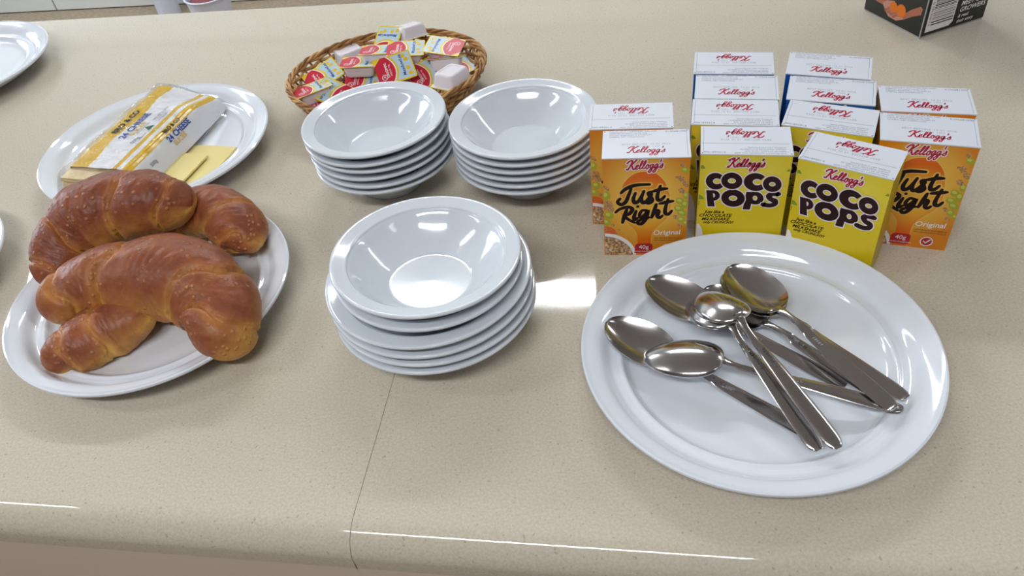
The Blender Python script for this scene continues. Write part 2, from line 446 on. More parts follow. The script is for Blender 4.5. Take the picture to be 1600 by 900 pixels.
# ------------------------------------------------------------------ chair and stool beyond the counter
m_plast = mat('pale lavender white plastic', srgb('c9ccdc'), .35)
m_pad = mat('dark red vinyl', srgb('7e3f44'), .5)
p = at(266, 21, FLOOR)
o = empty('canister', (p.x, p.y, FLOOR), 0, 'pale white round canister on the floor beyond the far left counter edge', 'canister')
k = MB(); k.lathe(catmull([(.0, .0), (.046, .0), (.05, .004), (.05, .30), (.048, .31)], 4), m_plast, 40, closed=False); k.build('body', o)
k = MB(); k.lathe(catmull([(.052, .306), (.052, .33), (.045, .342), (0, .344)], 4), m_plast, 40, closed=False); k.build('lid', o)
p = at(323, -8, -.68)
o = empty('bucket', (p.x, p.y, FLOOR), 0, 'white bucket holding a dark red cloth beyond the far counter edge', 'bucket')
k = MB(); k.lathe(catmull([(.0, .0), (.055, .0), (.060, .004), (.084, .20), (.090, .216), (.092, .222), (.086, .222), (.080, .20), (.055, .01), (0, .01)], 4), m_plast, 40, closed=False); k.build('pail', o)
k = MB(); pts = [(.085 * math.cos(R(t)), 0, .205 + .085 * math.sin(R(t))) for t in range(0, 181, 12)]; k.tube(pts, .003, m_plast, 8); k.build('handle', o)
k = MB(); vs = []; n = 24
for i_ in range(9):
    for q in range(n):
        a_ = 2 * PI * q / n; r_ = .074 * i_ / 8
        vs.append((r_ * math.cos(a_), r_ * math.sin(a_), .200 + .030 * (1 - (i_ / 8) ** 2) + .008 * noise.noise(Vector((r_ * 60 * math.cos(a_), r_ * 60 * math.sin(a_), 2)))))
k.add(vs, [(i_ * n + q, i_ * n + (q + 1) % n, (i_ + 1) * n + (q + 1) % n, (i_ + 1) * n + q)[::-1] for i_ in range(8) for q in range(n)], m_pad)
o = k.build('cloth'); o.location = (p.x, p.y, FLOOR); tag(o, 'dark red crumpled cloth inside the white bucket', 'cloth')

# ------------------------------------------------------------------ plates
def plate_mesh(name, r, h, m, inner=.79):
    k = MB(); i_ = r * inner; q = i_ - .004
    top = catmull([(0, .0075), (q * .5, .0072), (q - .018, .0075), (q - .007, .0090), (q - .003, .0112), (q - .001, .0133), (q + .0004, .0144), (q + .0018, .0146), (q + .0032, .0141), (q + .005, .0138), (q + .010, .0145), (r - .014, h - .0045), (r - .004, h - .001)], 5)
    top = [(max(x, 0), z) for x, z in top]
    rim = [(r - .0018, h + .0002), (r - .0004, h - .0004), (r, h - .0018), (r - .0008, h - .0034), (r - .003, h - .0048)]
    bot = catmull([(r - .012, h - .008), (i_ + .004, .0088), (i_ - .012, .0055), (i_ - .022, .0022), (i_ - .026, .0), (i_ - .030, .0), (i_ - .033, .0026), (q * .4, .003), (0, .003)], 4)
    bot = [(max(x, 0), z) for x, z in bot]
    k.lathe(top + rim + bot, m, 128, closed=False)
    return k.build(name, angle=50)
o = plate_mesh('dinner_plate', .1325, .026, m_ceramic); o.location = (.1773, .3968, 0)
tag(o, 'large white dinner plate holding the pile of steel spoons', 'plate', 'white dinner plates')
spoon_plate = o
def plate_at(x, y, label, r=.1, rad=None):
    o = plate_mesh('dinner_plate', rad, .026, m_ceramic); o.location = (x, y, 0); tag(o, label, 'plate', 'white dinner plates'); return o
plate_at(-.3265, .5635, 'white dinner plate under the three croissants', rad=.1272)
plate_at(-.3845, .8275, 'white dinner plate under the packet of cheese slices', rad=.1305)
plate_at(-.7542, 1.1246, 'empty white plate cut off at the top left corner of the counter', rad=.1375)
plate_at(-.6262, .6384, 'white plate only just showing at the left edge of the photo beside the croissants', rad=.1284)

# ------------------------------------------------------------------ bowls
def bowl_mesh(r, h, m):
    k = MB(); f = r * .17; i_ = r - f
    top = [(0, .0058), (r * .22, .0056), (r * .42, .0056), (r * .45, .0058), (r * .475, .0070), (r * .52, .0098)]
    top += [(i_ * .72, h * .40), (i_ * .85, h * .62), (i_ * .955, h * .83), (i_ - .0008, h - .0046), (i_ - .0001, h - .0031), (i_ + .0010, h - .0025), (i_ + .0030, h - .0021), (r - .003, h - .0004)]
    top = catmull(top, 3)
    rim = [(r - .0014, h), (r - .0003, h - .0006), (r, h - .0017), (r - .0006, h - .0029), (r - .0024, h - .0039)]
    bot = catmull([(r - .005, h - .0046), (i_ + .002, h - .0068), (i_ * .93, h * .70), (i_ * .80, h * .44), (i_ * .64, h * .22), (r * .49, .0034), (r * .465, .0), (r * .43, .0), (r * .415, .002), (0, .002)], 4)
    k.lathe(top + rim + [(max(x, 0), z) for x, z in bot], m, 112, closed=False)
    return k.build('cereal_bowl', angle=60)
ORD = ['lowest', 'second from the bottom', 'third from the bottom', 'third from the top', 'second from the top', 'topmost']
def stack(items, name, proto):
    """items: (x, y, rim z, tilt x, tilt y, proto key)"""
    for i, (x, y, z, tx, ty, key) in enumerate(items):
        p, h = proto[key]
        if p.get('used'): o = p.copy(); C.objects.link(o)
        else: o = p; p['used'] = 1
        o.location = (x, y, z - h); o.rotation_euler = (R(tx), R(ty), random.uniform(0, 6))
        if 'used' in o: pass
        lb = 'white cereal bowl, %s in the %s' % (ORD[i], name); tag(o, lb, 'bowl', 'white cereal bowls stacked on the counter')
HB = .0375
protos = {'s': (bowl_mesh(.0735, HB, m_bowl), HB), 'm': (bowl_mesh(.0765, .037, m_bowl), .037), 'l': (bowl_mesh(.0845, .035, m_bowl), .035)}
stack([(-.1125 + .0012, .7165 + .001, .0375, 0, 0, 's'), (-.1125 + .001, .7165, .046, .6, 0, 's'), (-.1125, .7165 + .001, .0545, 0, .4, 's'),
       (-.1130, .7162, .063, 0, .6, 's'), (-.1135, .7155, .0715, 0, 1.0, 's'), (-.1140, .715, .080, 0, 1.2, 's')], 'stack by the wicker basket', protos)
stack([(.0336, .6825, .0375, 0, 0, 's'), (.0332, .6825, .0455, 0, 0, 's'), (.0338, .682, .0538, 0, 0, 's'),
       (.0335, .6815, .0620, 0, 0, 's'), (.0334, .6812, .0702, 0, 0, 's'), (.0334, .681, .0785, 0, 0, 's')], 'stack beside the cereal boxes', protos)
stack([(-.0645, .4880, .035, 0, 0, 'l'), (-.0642, .4885, .0435, 0, 0, 'l'), (-.0650, .4895, .0525, 0, -.6, 'l'),
       (-.0655, .4905, .0625, -.6, -.8, 'l'), (-.0640, .4895, .0735, -1.0, 0, 'm'), (-.0655, .4890, .0830, -2.2, .6, 'm')], 'front stack over the seam', protos)
for o in bpy.data.objects:
    if 'used' in o: del o['used']

# ------------------------------------------------------------------ spoons
def spoon(label, end, neck_px, L_=0, flip=False, roll=0, k_w=1.0, bend=6):
    """from the handle's end towards the neck; bend pitches the bowl's tip up towards its open side"""
    end = Vector(end); up_ = -.0095 if flip else .0095
    neck = at(neck_px[0], neck_px[1], neck_px[2] + up_) - Vector((0, 0, up_)); L = (neck - end).length + .060 * (1 if k_w == 1 else .93)
    x = (neck - end).normalized(); y = Vector((0, 0, 1)).cross(x).normalized(); z = x.cross(y)
    Mx = Matrix(((x.x, y.x, z.x, end.x), (x.y, y.y, z.y, end.y), (x.z, y.z, z.z, end.z), (0, 0, 0, 1)))
    Mx = Mx @ Matrix.Rotation(R(roll), 4, 'X')
    if flip: Mx = Mx @ Matrix.Rotation(PI, 4, 'X')
    o = empty('spoon', label=label, cat='spoon', group='steel spoons piled on the large plate'); o.matrix_world = Mx
    bl = .060 * (1 if k_w == 1 else .93); bw = .0208 * k_w; x0 = L - bl
    th = .0009
    # handle: centre line height and half width along x
    hs = catmull([(0, .0006, .0028), (.003, .0008, .0052), (.012, .0014, .0066), (.04, .0036, .0062), (.075, .0068, .0047), (x0 - .022, .0100, .0031), (x0 - .008, .0105, .0026), (x0 + .001, .0088, .0040), (x0 + .004, .0078, .0055)], 4)
    k = MB(); vs = []; n = 10
    for (xx, zz, hw) in hs:
        t2 = th * (1.0 + .6 * (hw < .004))
        for j in range(n):
            a = 2 * PI * j / n; cx = math.cos(a); sz = math.sin(a)
            sx = math.copysign(abs(cx) ** .6, cx)
            vs.append((xx, sx * hw, zz + t2 * sz + (.0006 * cx * cx if xx < x0 - .02 else 0)))
    N = len(hs)
    fs = [(i * n + j, i * n + (j + 1) % n, (i + 1) * n + (j + 1) % n, (i + 1) * n + j) for i in range(N - 1) for j in range(n)]
    fs += [tuple(range(n))[::-1], tuple((N - 1) * n + j for j in range(n))]
    k.add(vs, fs, m_steel)
    # stamped mark on the handle back
    sg = -1 if flip else 1
    for q in range(9):
        xx = .068 + q * .0021; zc = .0036 + (xx - .04) * .0914
        z_a, z_b = sorted((zc + sg * .0006, zc + sg * .00112)); k.box(xx, xx + .0012, -.0013, .0013, z_a, z_b, m_mark)
    k.build('handle', o)
    # bowl: egg-shaped shell
    k = MB(); nu, nv = 26, 16
    def prof(u):  # half width at u in 0 (neck) .. 1 (tip)
        q = 2 * u ** .86 - 1; return bw * math.sqrt(max(0, 1 - q * q)) * (1 - .06 * u)
    def pt(u, v, off):
        hw = prof(u) if 0 < u < 1 else 0
        yy = hw * v; e = max(0, 1 - v * v)
        dep = .0085 * (math.sin(PI * min(1, u ** .85)) ** .6) * e ** 1.0
        rim = .0082 + .0005 * math.cos(u * PI) - .0012 * u
        cb, sb_ = math.cos(R(bend)), math.sin(R(bend)); xl, zl = bl * u, rim - dep + off - .0075
        return (x0 + xl * cb - zl * sb_, yy, .0078 + xl * sb_ + zl * cb)
    for off, rev in ((.0006, False), (-.0006, True)):
        vs = [pt(.5 - .497 * math.cos(PI * i / nu), -1 + 2 * j / nv, off) for i in range(nu + 1) for j in range(nv + 1)]
        fs = [(i * (nv + 1) + j, (i + 1) * (nv + 1) + j, (i + 1) * (nv + 1) + j + 1, i * (nv + 1) + j + 1) for i in range(nu) for j in range(nv)]
        k.add(vs, [f[::-1] for f in fs] if rev else fs, m_steel)
    K = (nu + 1) * (nv + 1); ring = [j for j in range(nv + 1)] + [(i + 1) * (nv + 1) + nv for i in range(nu)] + [nu * (nv + 1) + j for j in range(nv - 1, -1, -1)] + [i * (nv + 1) for i in range(nu - 1, 0, -1)]
    base = len(k.v) - 2 * K
    for i in range(len(ring)):
        a, c = base + ring[i - 1], base + ring[i]; k.f.append((a, c, c + K, a + K)); k.m.append(0)
    k.build('spoon_bowl', o, angle=70)
    return o
spoon('steel spoon lying face up, leftmost on the plate, its handle under the others', at(1287, 690, .0095), (1050, 560, .0115), bend=9)
spoon('steel spoon lying face up near the plate top, partly under an upturned spoon', at(1322, 604, .0095), (1110, 490, .0125), bend=8)
spoon('mostly hidden steel spoon, its handle between the crossing handles right of centre', at(1390, 628, .0135), (1196, 505, .0090), bend=4)
spoon('steel spoon under the large face up spoon, its handle ending furthest right', at(1417, 624, .0195), (1220, 489, .0120), roll=3, bend=7)
spoon('steel spoon face up and topmost at the back of the plate, its bowl tilted', at(1397, 640, .0235), (1219, 483, .0170), roll=-3, bend=7)
spoon('face down steel spoon nested under the other in the middle, handle end nearer the croissants', at(1281, 703, .0200), (1146, 512, .0520), flip=True, k_w=.92, bend=40, roll=0)
spoon('face down steel spoon topmost in the middle, its handle end nearest the viewer', at(1312, 700, .0240), (1160, 502, .0580), flip=True, k_w=.92, bend=40, roll=0)
spoon('face down steel spoon resting on the leftmost spoon, handle running right', at(1411, 638, .0200), (1134, 563, .0440), flip=True, roll=4, bend=24)

# ------------------------------------------------------------------ cereal boxes
BW, BD, BH = .072, .0408, .1050
def jr_tr(x, y):
    l = 10 + .012 * (y - 45); r = 780 - .058 * (y - 45); t = (y - 45) / 855
    return ((x - l) / (r - l) - .5) * BW, BH * (1 - t * (1.0 + .0))
def cp_tr(x, y):
    l = 50 - .065 * (y - 45); r = 1003 - .18 * (y - 45); t = (y - 45) / 1060
    return ((x - l) / (r - l) - .5) * BW, BH * (1 - t)
RECT = (-BW / 2 + .0006, BW / 2 - .0006, .0006, BH - .0006)
def front_f(u, v, z): return (u, -z, v)
def shell(k, mf, ms, lip=True):
    w2 = BW / 2
    k.add([(-w2, 0, 0), (w2, 0, 0), (w2, 0, BH), (-w2, 0, BH)], [(0, 1, 2, 3)], mf)
    k.add([(-w2, BD, 0), (w2, BD, 0), (w2, BD, BH), (-w2, BD, BH)], [(3, 2, 1, 0)], mf)
    k.add([(-w2, 0, 0), (-w2, BD, 0), (-w2, BD, BH), (-w2, 0, BH)], [(3, 2, 1, 0)], ms)
    k.add([(w2, 0, 0), (w2, BD, 0), (w2, BD, BH), (w2, 0, BH)], [(0, 1, 2, 3)], ms)
    k.add([(-w2, 0, 0), (w2, 0, 0), (w2, BD, 0), (-w2, BD, 0)], [(3, 2, 1, 0)], m_card)
    k.add([(-w2, 0, BH), (w2, 0, BH), (w2, BD, BH), (-w2, BD, BH)], [(0, 1, 2, 3)], m_card)
def kelloggs(pr, cx, v, width, halo=True, layer=4, rot=.03, tr=None):
    xh = width / (KW + .8); u = cx - width / 2 + xh * .3
    if halo: script_word(pr, "Kellogg's", u, v, xh, xh * .62, m_white, layer, rot=rot)
    script_word(pr, "Kellogg's", u, v, xh, xh * (.27 if halo else .24), m_red, layer + 1, rot=rot)
def carton_jr(k):
    shell(k, m_jr, m_jrside)
    pr = Print(k, front_f, RECT, jr_tr)
    out = [(385, 150), (480, 168), (560, 245), (598, 360), (606, 460), (575, 555), (505, 620), (452, 680), (432, 740), (427, 900), (318, 900), (315, 730), (292, 665), (240, 612), (180, 540), (150, 460), (158, 365), (200, 245), (290, 168)]
    sm = catmull(out + [out[0]], 4)[:-1]
    cx, cy = 380, 450
    pr.poly([(cx + (x - cx) * 1.03 + 2, cy + (y - cy) * 1.02) for x, y in sm], m_halo, 1, conv=False)
    pr.poly(sm, m_spoon_ink, 2, conv=False)
    for x, y, rx, ry in ((735, 145, 36, 24), (742, 358, 30, 32), (690, 405, 40, 28), (735, 435, 34, 36), (678, 470, 42, 28), (708, 512, 44, 27), (700, 570, 36, 28), (740, 600, 26, 22), (40, 350, 38, 38), (62, 525, 42, 34), (42, 588, 40, 28)):
        pr.ell(x, y, rx, ry, m_grape, 2, .2); pr.ell(x - rx * .2, y - ry * .25, rx * .5, ry * .45, m_grape2, 3, .2)
    for x, y, rx, ry in ((700, 215, 34, 24), (742, 262, 36, 22), (705, 318, 34, 22), (665, 205, 20, 10), (712, 105, 26, 16), (650, 545, 24, 16), (60, 425, 44, 30), (78, 465, 34, 26), (24, 455, 24, 24), (40, 285, 34, 16), (100, 615, 22, 12), (150, 660, 14, 8), (685, 622, 26, 12), (22, 650, 30, 20), (120, 688, 16, 10), (185, 740, 18, 8)):
        pr.ell(x, y, rx, ry, m_flake, 2, .5, n=9)
    pr.ell(62, 665, 62, 34, m_peach, 2, .3)
    pr.ell(20, 905, 282, 215, m_white, 3, 0, n=40); pr.ell(12, 915, 262, 196, m_muesli, 4, 0, n=40)
    rn = random.Random(3)
    for i in range(26):
        a = rn.uniform(-1.5, 0); q = rn.uniform(.1, .92)
        pr.ell(12 + 262 * q * math.cos(a), 915 + 190 * q * math.sin(a), rn.uniform(9, 20), rn.uniform(6, 12), rn.choice([m_flake, m_halo, m_lilac, m_flake]), 5, rn.uniform(0, 3), n=8)
    W_ = .0033
    J = [[(172, 328), (215, 292), (300, 262), (425, 257)], [(262, 290), (240, 345), (212, 405), (172, 428), (140, 405), (165, 375)],
         [(300, 328), (280, 380), (292, 414), (330, 395), (372, 318)], [(374, 312), (352, 372), (362, 414), (402, 396), (440, 340), (420, 335)],
         [(452, 318), (412, 330), (430, 362), (446, 396), (415, 420), (385, 412)], [(518, 270), (492, 350), (496, 390), (525, 390), (556, 358)], [(450, 318), (520, 300), (575, 295)],
         [(122, 497), (160, 468), (232, 450), (272, 470), (245, 510), (200, 528), (240, 565), (290, 592)], [(222, 470), (200, 530), (182, 592)],
         [(305, 485), (284, 540), (292, 564), (318, 548)], [(318, 445), (320, 447)], [(402, 484), (358, 482), (334, 520), (352, 545), (392, 510), (408, 478), (388, 560), (345, 606), (314, 592), (345, 566), (420, 545)],
         [(482, 428), (462, 490), (440, 548)], [(446, 535), (482, 486), (502, 492), (490, 535), (512, 548), (535, 530)], [(584, 385), (560, 470), (562, 512), (590, 516), (616, 488)], [(510, 424), (570, 412), (628, 402)]]
    for st in J: pr.stroke(st, W_ * 1.55, m_halo, 6, n=4)
    for st in J: pr.stroke(st, W_, m_dark, 7, n=4, taper=lambda t: .75 + .4 * math.sin(PI * t))
    kelloggs(pr, .0, BH - .0108, .0325, layer=8, rot=.05)
    u, v = jr_tr(450, 708); pr.text('Original', u, v, .0074, m_white, 8, bold=.00012, shear=.1, rot=.03)
    for q, y in enumerate((742, 762)):
        u, v = jr_tr(455, y); pr.text('WITH GRAINS & FRUIT PIECES OF', u, v, .0017, m_choc, 8)
    t = [(290, 812), (302, 795), (320, 788), (430, 788), (444, 798), (447, 815), (440, 880), (285, 880)]
    pr.poly(t, m_tab, 8, conv=False)
    u, v = jr_tr(368, 838); pr.text('40g', u, v, .0062, m_white, 9, align='CENTER')
    u, v = jr_tr(275, 868); pr.text('SERVING SUGGESTION', u, v, .0018, m_white, 9)
    x, y = jr_tr(575, 835)
    for rad, m_, l_ in ((.0052, m_lilac, 8), (.0042, m_tab, 9)):
        pr.poly([(x + rad * math.cos(a * PI / 12), y + rad * math.sin(a * PI / 12)) for a in range(24)], m_, l_, raw=True)
    pr.stroke([(x - .0022, y), (x - .0006, y - .0018), (x + .0024, y + .002)], .0012, m_white, 10, n=0, raw=True)
def ring(pr, cx, cy, rx, ry, hx, hy, m, layer, a0=0, a1=360, grow=0, hole=(0, 0)):
    n = 28; pr.g += 1
    for i in range(n):
        t0 = R(a0 + (a1 - a0) * i / n); t1 = R(a0 + (a1 - a0) * (i + 1) / n)
        q = lambda t, X, Y, ox=0, oy=0: (cx + ox + X * math.cos(t), cy + oy - Y * math.sin(t))
        pr.poly([q(t0, rx + grow, ry + grow), q(t1, rx + grow, ry + grow), q(t1, max(hx - grow, 2), max(hy - grow, 2), *hole), q(t0, max(hx - grow, 2), max(hy - grow, 2), *hole)], m, layer)
def carton_cp(k):
    shell(k, m_cp, m_yside)
    pr = Print(k, front_f, RECT, cp_tr)
    for pts in ([(55, 150), (75, 150), (100, 182), (60, 186), (40, 170)], [(20, 450), (60, 465), (90, 500), (55, 505), (25, 500)], [(15, 520), (40, 520), (30, 570), (15, 575)], [(930, 195), (960, 170), (985, 185), (985, 200)], [(930, 500), (950, 520), (930, 560), (910, 550)]):
        pr.poly(pts, m_green, 1, conv=False)
    pr.ell(20, 1010, 60, 240, m_white, 1)
    quad = lambda P, cx, cy, g: [(x + (g if x > cx else -g), y + (g if y > cy else -g)) for x, y in P]
    def P_(l, ax, g, m, stem, rcx, rcy, rx, ry, hx, hy):
        pr.g += 1
        pr.poly(quad(stem, sum(p[0] for p in stem) / 4, sum(p[1] for p in stem) / 4, g), m, l)
        ring(pr, rcx, rcy, rx, ry, hx, hy, m, l, -180, 180, g)
    def letter(i, m, l, g):
        if i == 0: P_(l, 0, g, m, [(106, 404), (172, 404), (196, 578), (122, 578)], 182, 458, 68, 56, 17, 22)
        if i == 2: P_(l, 0, g, m, [(522, 412), (600, 412), (556, 600), (482, 600)], 610, 476, 88, 68, 24, 26)
        if i == 3: pr.stroke([(848, 428), (792, 426), (748, 446), (768, 482), (815, 500), (806, 536), (748, 550), (690, 540)], .0044 + g * .00017, m, l, n=4)
        if i == 1: ring(pr, 385, 482, 122, 92, 44, 28, m, l, 0, 360, g)
        if i == 4: ring(pr, 205, 308, 103, 86, 42, 30, m, l, 38, 322, g, (14, 0))
        if i == 6: ring(pr, 618, 308, 122, 92, 46, 32, m, l, 38, 322, g, (16, 0))
        if i == 5: ring(pr, 373, 300, 110, 85, 42, 26, m, l, 0, 360, g)
        if i == 7: ring(pr, 787, 325, 95, 80, 34, 22, m, l, 0, 360, g)
    for q, i in enumerate((0, 2, 3, 1, 4, 6, 5, 7)):
        letter(i, m_lilac, 2 + 2 * q, 10); letter(i, m_choc, 3 + 2 * q, 0)
    kelloggs(pr, .0015, cp_tr(500, 158)[1] - .0002, .0315, layer=18, rot=.02)
    for i, (t, x, y, sz, sh) in enumerate((('Just like a', 90, 650, .0042, .3), ('CHOCOLATE', 28, 692, .0045, .35), ('MILKSHAKE', 55, 732, .0045, .35), ('only CRUNCHY!', 70, 765, .0036, .35))):
        u, v = cp_tr(x, y); pr.text(t, u, v, sz, m_black, 2, shear=sh, bold=.00014, rot=.02)
def carton_blue(k):
    shell(k, m_blue, m_blue)
    pr = Print(k, front_f, RECT, cp_tr)
    kelloggs(pr, .0, BH - .011, .0325, layer=2)
def flap(k, crease=True):
    w2 = BW / 2; e = .0004; z0, z1 = BH + .0001, BH + .0011
    vs = [(-w2 - e, -e, z0), (w2 + e, -e, z0), (w2 + e, BD + e, z0), (-w2 - e, BD + e, z0), (-w2 - e, -e, z1), (w2 + e, -e, z1), (w2 + e, BD + e, z1), (-w2 - e, BD + e, z1)]
    k.add(vs, [(3, 2, 1, 0), (4, 5, 6, 7), (0, 1, 5, 4), (1, 2, 6, 5), (2, 3, 7, 6), (3, 0, 4, 7)], m_card)
    pr = Print(k, lambda u, v, z: (u, v, z1 + z), (-w2, w2, 0, BD))
    kelloggs(pr, .001, .0072, .0335, halo=False, layer=1, rot=0)
    pr.text('BEST BEFORE  15 01 2016', 0, .0185, .0037, m_pale, 1, align='CENTER'); pr.text('12 09 0040  1202', 0, .0150, .0033, m_pale, 1, align='CENTER')
    pr.text('K105681000', w2 - .002, .0372, .0034, m_grey, 1, align='RIGHT')
    for q, t in enumerate(('THIS PRODUCT UNOPENED WILL KEEP', 'FRESH BY AT LEAST UNTIL THE', 'WEIGHT INDICATED IF STORED IN', 'NORMAL DRY CONDITIONS.')):
        pr.text(t, -w2 + .005, .0385 - q * .0027, .0023, m_grey, 1)
    if crease: pr.poly([(-w2 + .002, .0252), (w2 - .001, .0252), (w2 - .001, .0256), (-w2 + .002, .0256)], m_line, 1)
    for x in (-w2 + .0012, w2 - .0012): pr.ell(x, BD - .001, .0007, .0007, m_line, 1, n=8)
    pr.poly([(w2 - .0022, .001), (w2 - .0018, .001), (w2 - .0018, BD - .002), (w2 - .0022, BD - .002)], m_pale, 1)
protos_c = {}
for key, fn in (('jr', carton_jr), ('cp', carton_cp), ('bl', carton_blue)):
    k = MB(); fn(k); protos_c[key] = k.build('carton', smooth=False)
k = MB(); flap(k); f1 = k.build('top_flap', smooth=False)
k = MB(); flap(k, False); f2 = k.build('top_flap', smooth=False)
BOXES = [  # x, y, yaw, kind, top turned, label
    (.1208, .5886, -12.0, 'jr', 1, 'orange cereal box at the left end of the group, behind the other orange box'),
    (.1240, .5422, -11.7, 'jr', 0, 'orange cereal box with the spoon picture, front left beside the big plate'),
    (.2309, .6566, -16.8, 'bl', 1, 'blue sided cereal box furthest back in the left column of four'),
    (.2203, .6129, -16.8, 'bl', 0, 'blue sided cereal box, second from the back in the left column of four'),
    (.2066, .5718, -16.8, 'cp', 1, 'yellow cereal box third from the back in the left column, behind the front yellow one'),
    (.2029, .5274, -15.5, 'cp', 1, 'yellow cereal box at the front of the left column, facing the viewer squarely'),
    (.3083, .6291, -25.1, 'bl', 0, 'blue sided cereal box furthest back in the right column of four'),
    (.2941, .5867, -24.4, 'bl', 0, 'blue sided cereal box, second from the back in the right column of four'),
    (.2753, .5453, -29.5, 'cp', 1, 'yellow cereal box third from the back in the right column, mostly hidden'),
    (.2687, .4912, -38.1, 'cp', 1, 'yellow cereal box turned at an angle, front of the right column'),
    (.3627, .5508, -19.8, 'jr', 0, 'orange cereal box at the right end of the group, behind the nearer one'),
    (.3432, .5084, -23.5, 'jr', 0, 'orange cereal box with the spoon picture at the right end, nearest the viewer'),
]
for i, (x, y, yaw, kind, turned, label) in enumerate(BOXES):
    o = empty('cereal_box', (x, y, 0), R(yaw), label, 'cereal box', 'small cereal boxes standing in rows')
    c = protos_c[kind].copy(); C.objects.link(c); c.parent = o
    t = (f1 if turned else f2).copy(); C.objects.link(t); t.parent = o
    if turned: t.location = (0, BD, 0); t.rotation_euler = (0, 0, PI)
for o in list(protos_c.values()) + [f1, f2]: bpy.data.objects.remove(o)

# ------------------------------------------------------------------ croissants
def crust_mat():
    m = mat('baked crust', (.5, .25, .08), .42, spec=.35); nt = m.node_tree; b = nt.nodes['Principled BSDF']
    at_ = nt.nodes.new('ShaderNodeAttribute'); at_.attribute_name = 'baking'
    tc = nt.nodes.new('ShaderNodeTexCoord')
    n1 = nt.nodes.new('ShaderNodeTexNoise'); n1.inputs['Scale'].default_value = 38; n1.inputs['Detail'].default_value = 9; n1.inputs['Roughness'].default_value = .70
    ad = nt.nodes.new('ShaderNodeMath'); ad.operation = 'MULTIPLY_ADD'; ad.inputs[1].default_value = .75
    sb = nt.nodes.new('ShaderNodeMath'); sb.operation = 'SUBTRACT'; sb.inputs[1].default_value = .37
    nt.links.new(n1.outputs['Fac'], ad.inputs[0]); nt.links.new(at_.outputs['Fac'], ad.inputs[2]); nt.links.new(ad.outputs[0], sb.inputs[0])
    rp = nt.nodes.new('ShaderNodeValToRGB'); e = rp.color_ramp.elements
    for _ in range(3): e.new(.5)
    for q, (p_, c_) in zip(e, ((0, 'dfb35a'), (.28, 'c89048'), (.52, 'a86c3c'), (.78, '8a4c31'), (1, '6b392a'))): q.position = p_; q.color = (*srgb(c_), 1)
    nt.links.new(sb.outputs[0], rp.inputs['Fac'])
    # pale blisters
    v = nt.nodes.new('ShaderNodeTexVoronoi'); v.inputs['Scale'].default_value = 165; v.feature = 'F1'
    rv = nt.nodes.new('ShaderNodeValToRGB'); e = rv.color_ramp.elements; e[0].position = .14; e[0].color = (1, 1, 1, 1); e[1].position = .34; e[1].color = (0, 0, 0, 1)
    n2 = nt.nodes.new('ShaderNodeTexNoise'); n2.inputs['Scale'].default_value = 30; n2.inputs['Detail'].default_value = 3
    rm = nt.nodes.new('ShaderNodeValToRGB'); e = rm.color_ramp.elements; e[0].position = .44; e[0].color = (0, 0, 0, 1); e[1].position = .56; e[1].color = (1, 1, 1, 1)
    mu = nt.nodes.new('ShaderNodeMath'); mu.operation = 'MULTIPLY'
    for n in (n1, v, n2): nt.links.new(tc.outputs['Object'], n.inputs['Vector'])
    nt.links.new(v.outputs['Distance'], rv.inputs['Fac']); nt.links.new(n2.outputs['Fac'], rm.inputs['Fac'])
    nt.links.new(rv.outputs['Color'], mu.inputs[0]); nt.links.new(rm.outputs['Color'], mu.inputs[1])
    f = nt.nodes.new('ShaderNodeMath'); f.operation = 'MULTIPLY'; f.inputs[1].default_value = .38; nt.links.new(mu.outputs[0], f.inputs[0])
    mx = nt.nodes.new('ShaderNodeMixRGB'); mx.inputs['Color2'].default_value = (*srgb('dba367'), 1)
    nt.links.new(f.outputs[0], mx.inputs['Fac']); nt.links.new(rp.outputs['Color'], mx.inputs['Color1']); nt.links.new(mx.outputs['Color'], b.inputs['Base Color'])
    n3 = nt.nodes.new('ShaderNodeTexNoise'); n3.inputs['Scale'].default_value = 120; n3.inputs['Detail'].default_value = 4
    nt.links.new(tc.outputs['Object'], n3.inputs['Vector'])
    a2 = nt.nodes.new('ShaderNodeMath'); a2.operation = 'ADD'; nt.links.new(n3.outputs['Fac'], a2.inputs[0]); nt.links.new(mu.outputs[0], a2.inputs[1])
    bp = nt.nodes.new('ShaderNodeBump'); bp.inputs['Strength'].default_value = .7; bp.inputs['Distance'].default_value = .0014
    nt.links.new(a2.outputs[0], bp.inputs['Height']); nt.links.new(bp.outputs['Normal'], b.inputs['Normal'])
    return m
m_crust = crust_mat()
def smooth01(t): t = max(0, min(1, t)); return t * t * (3 - 2 * t)
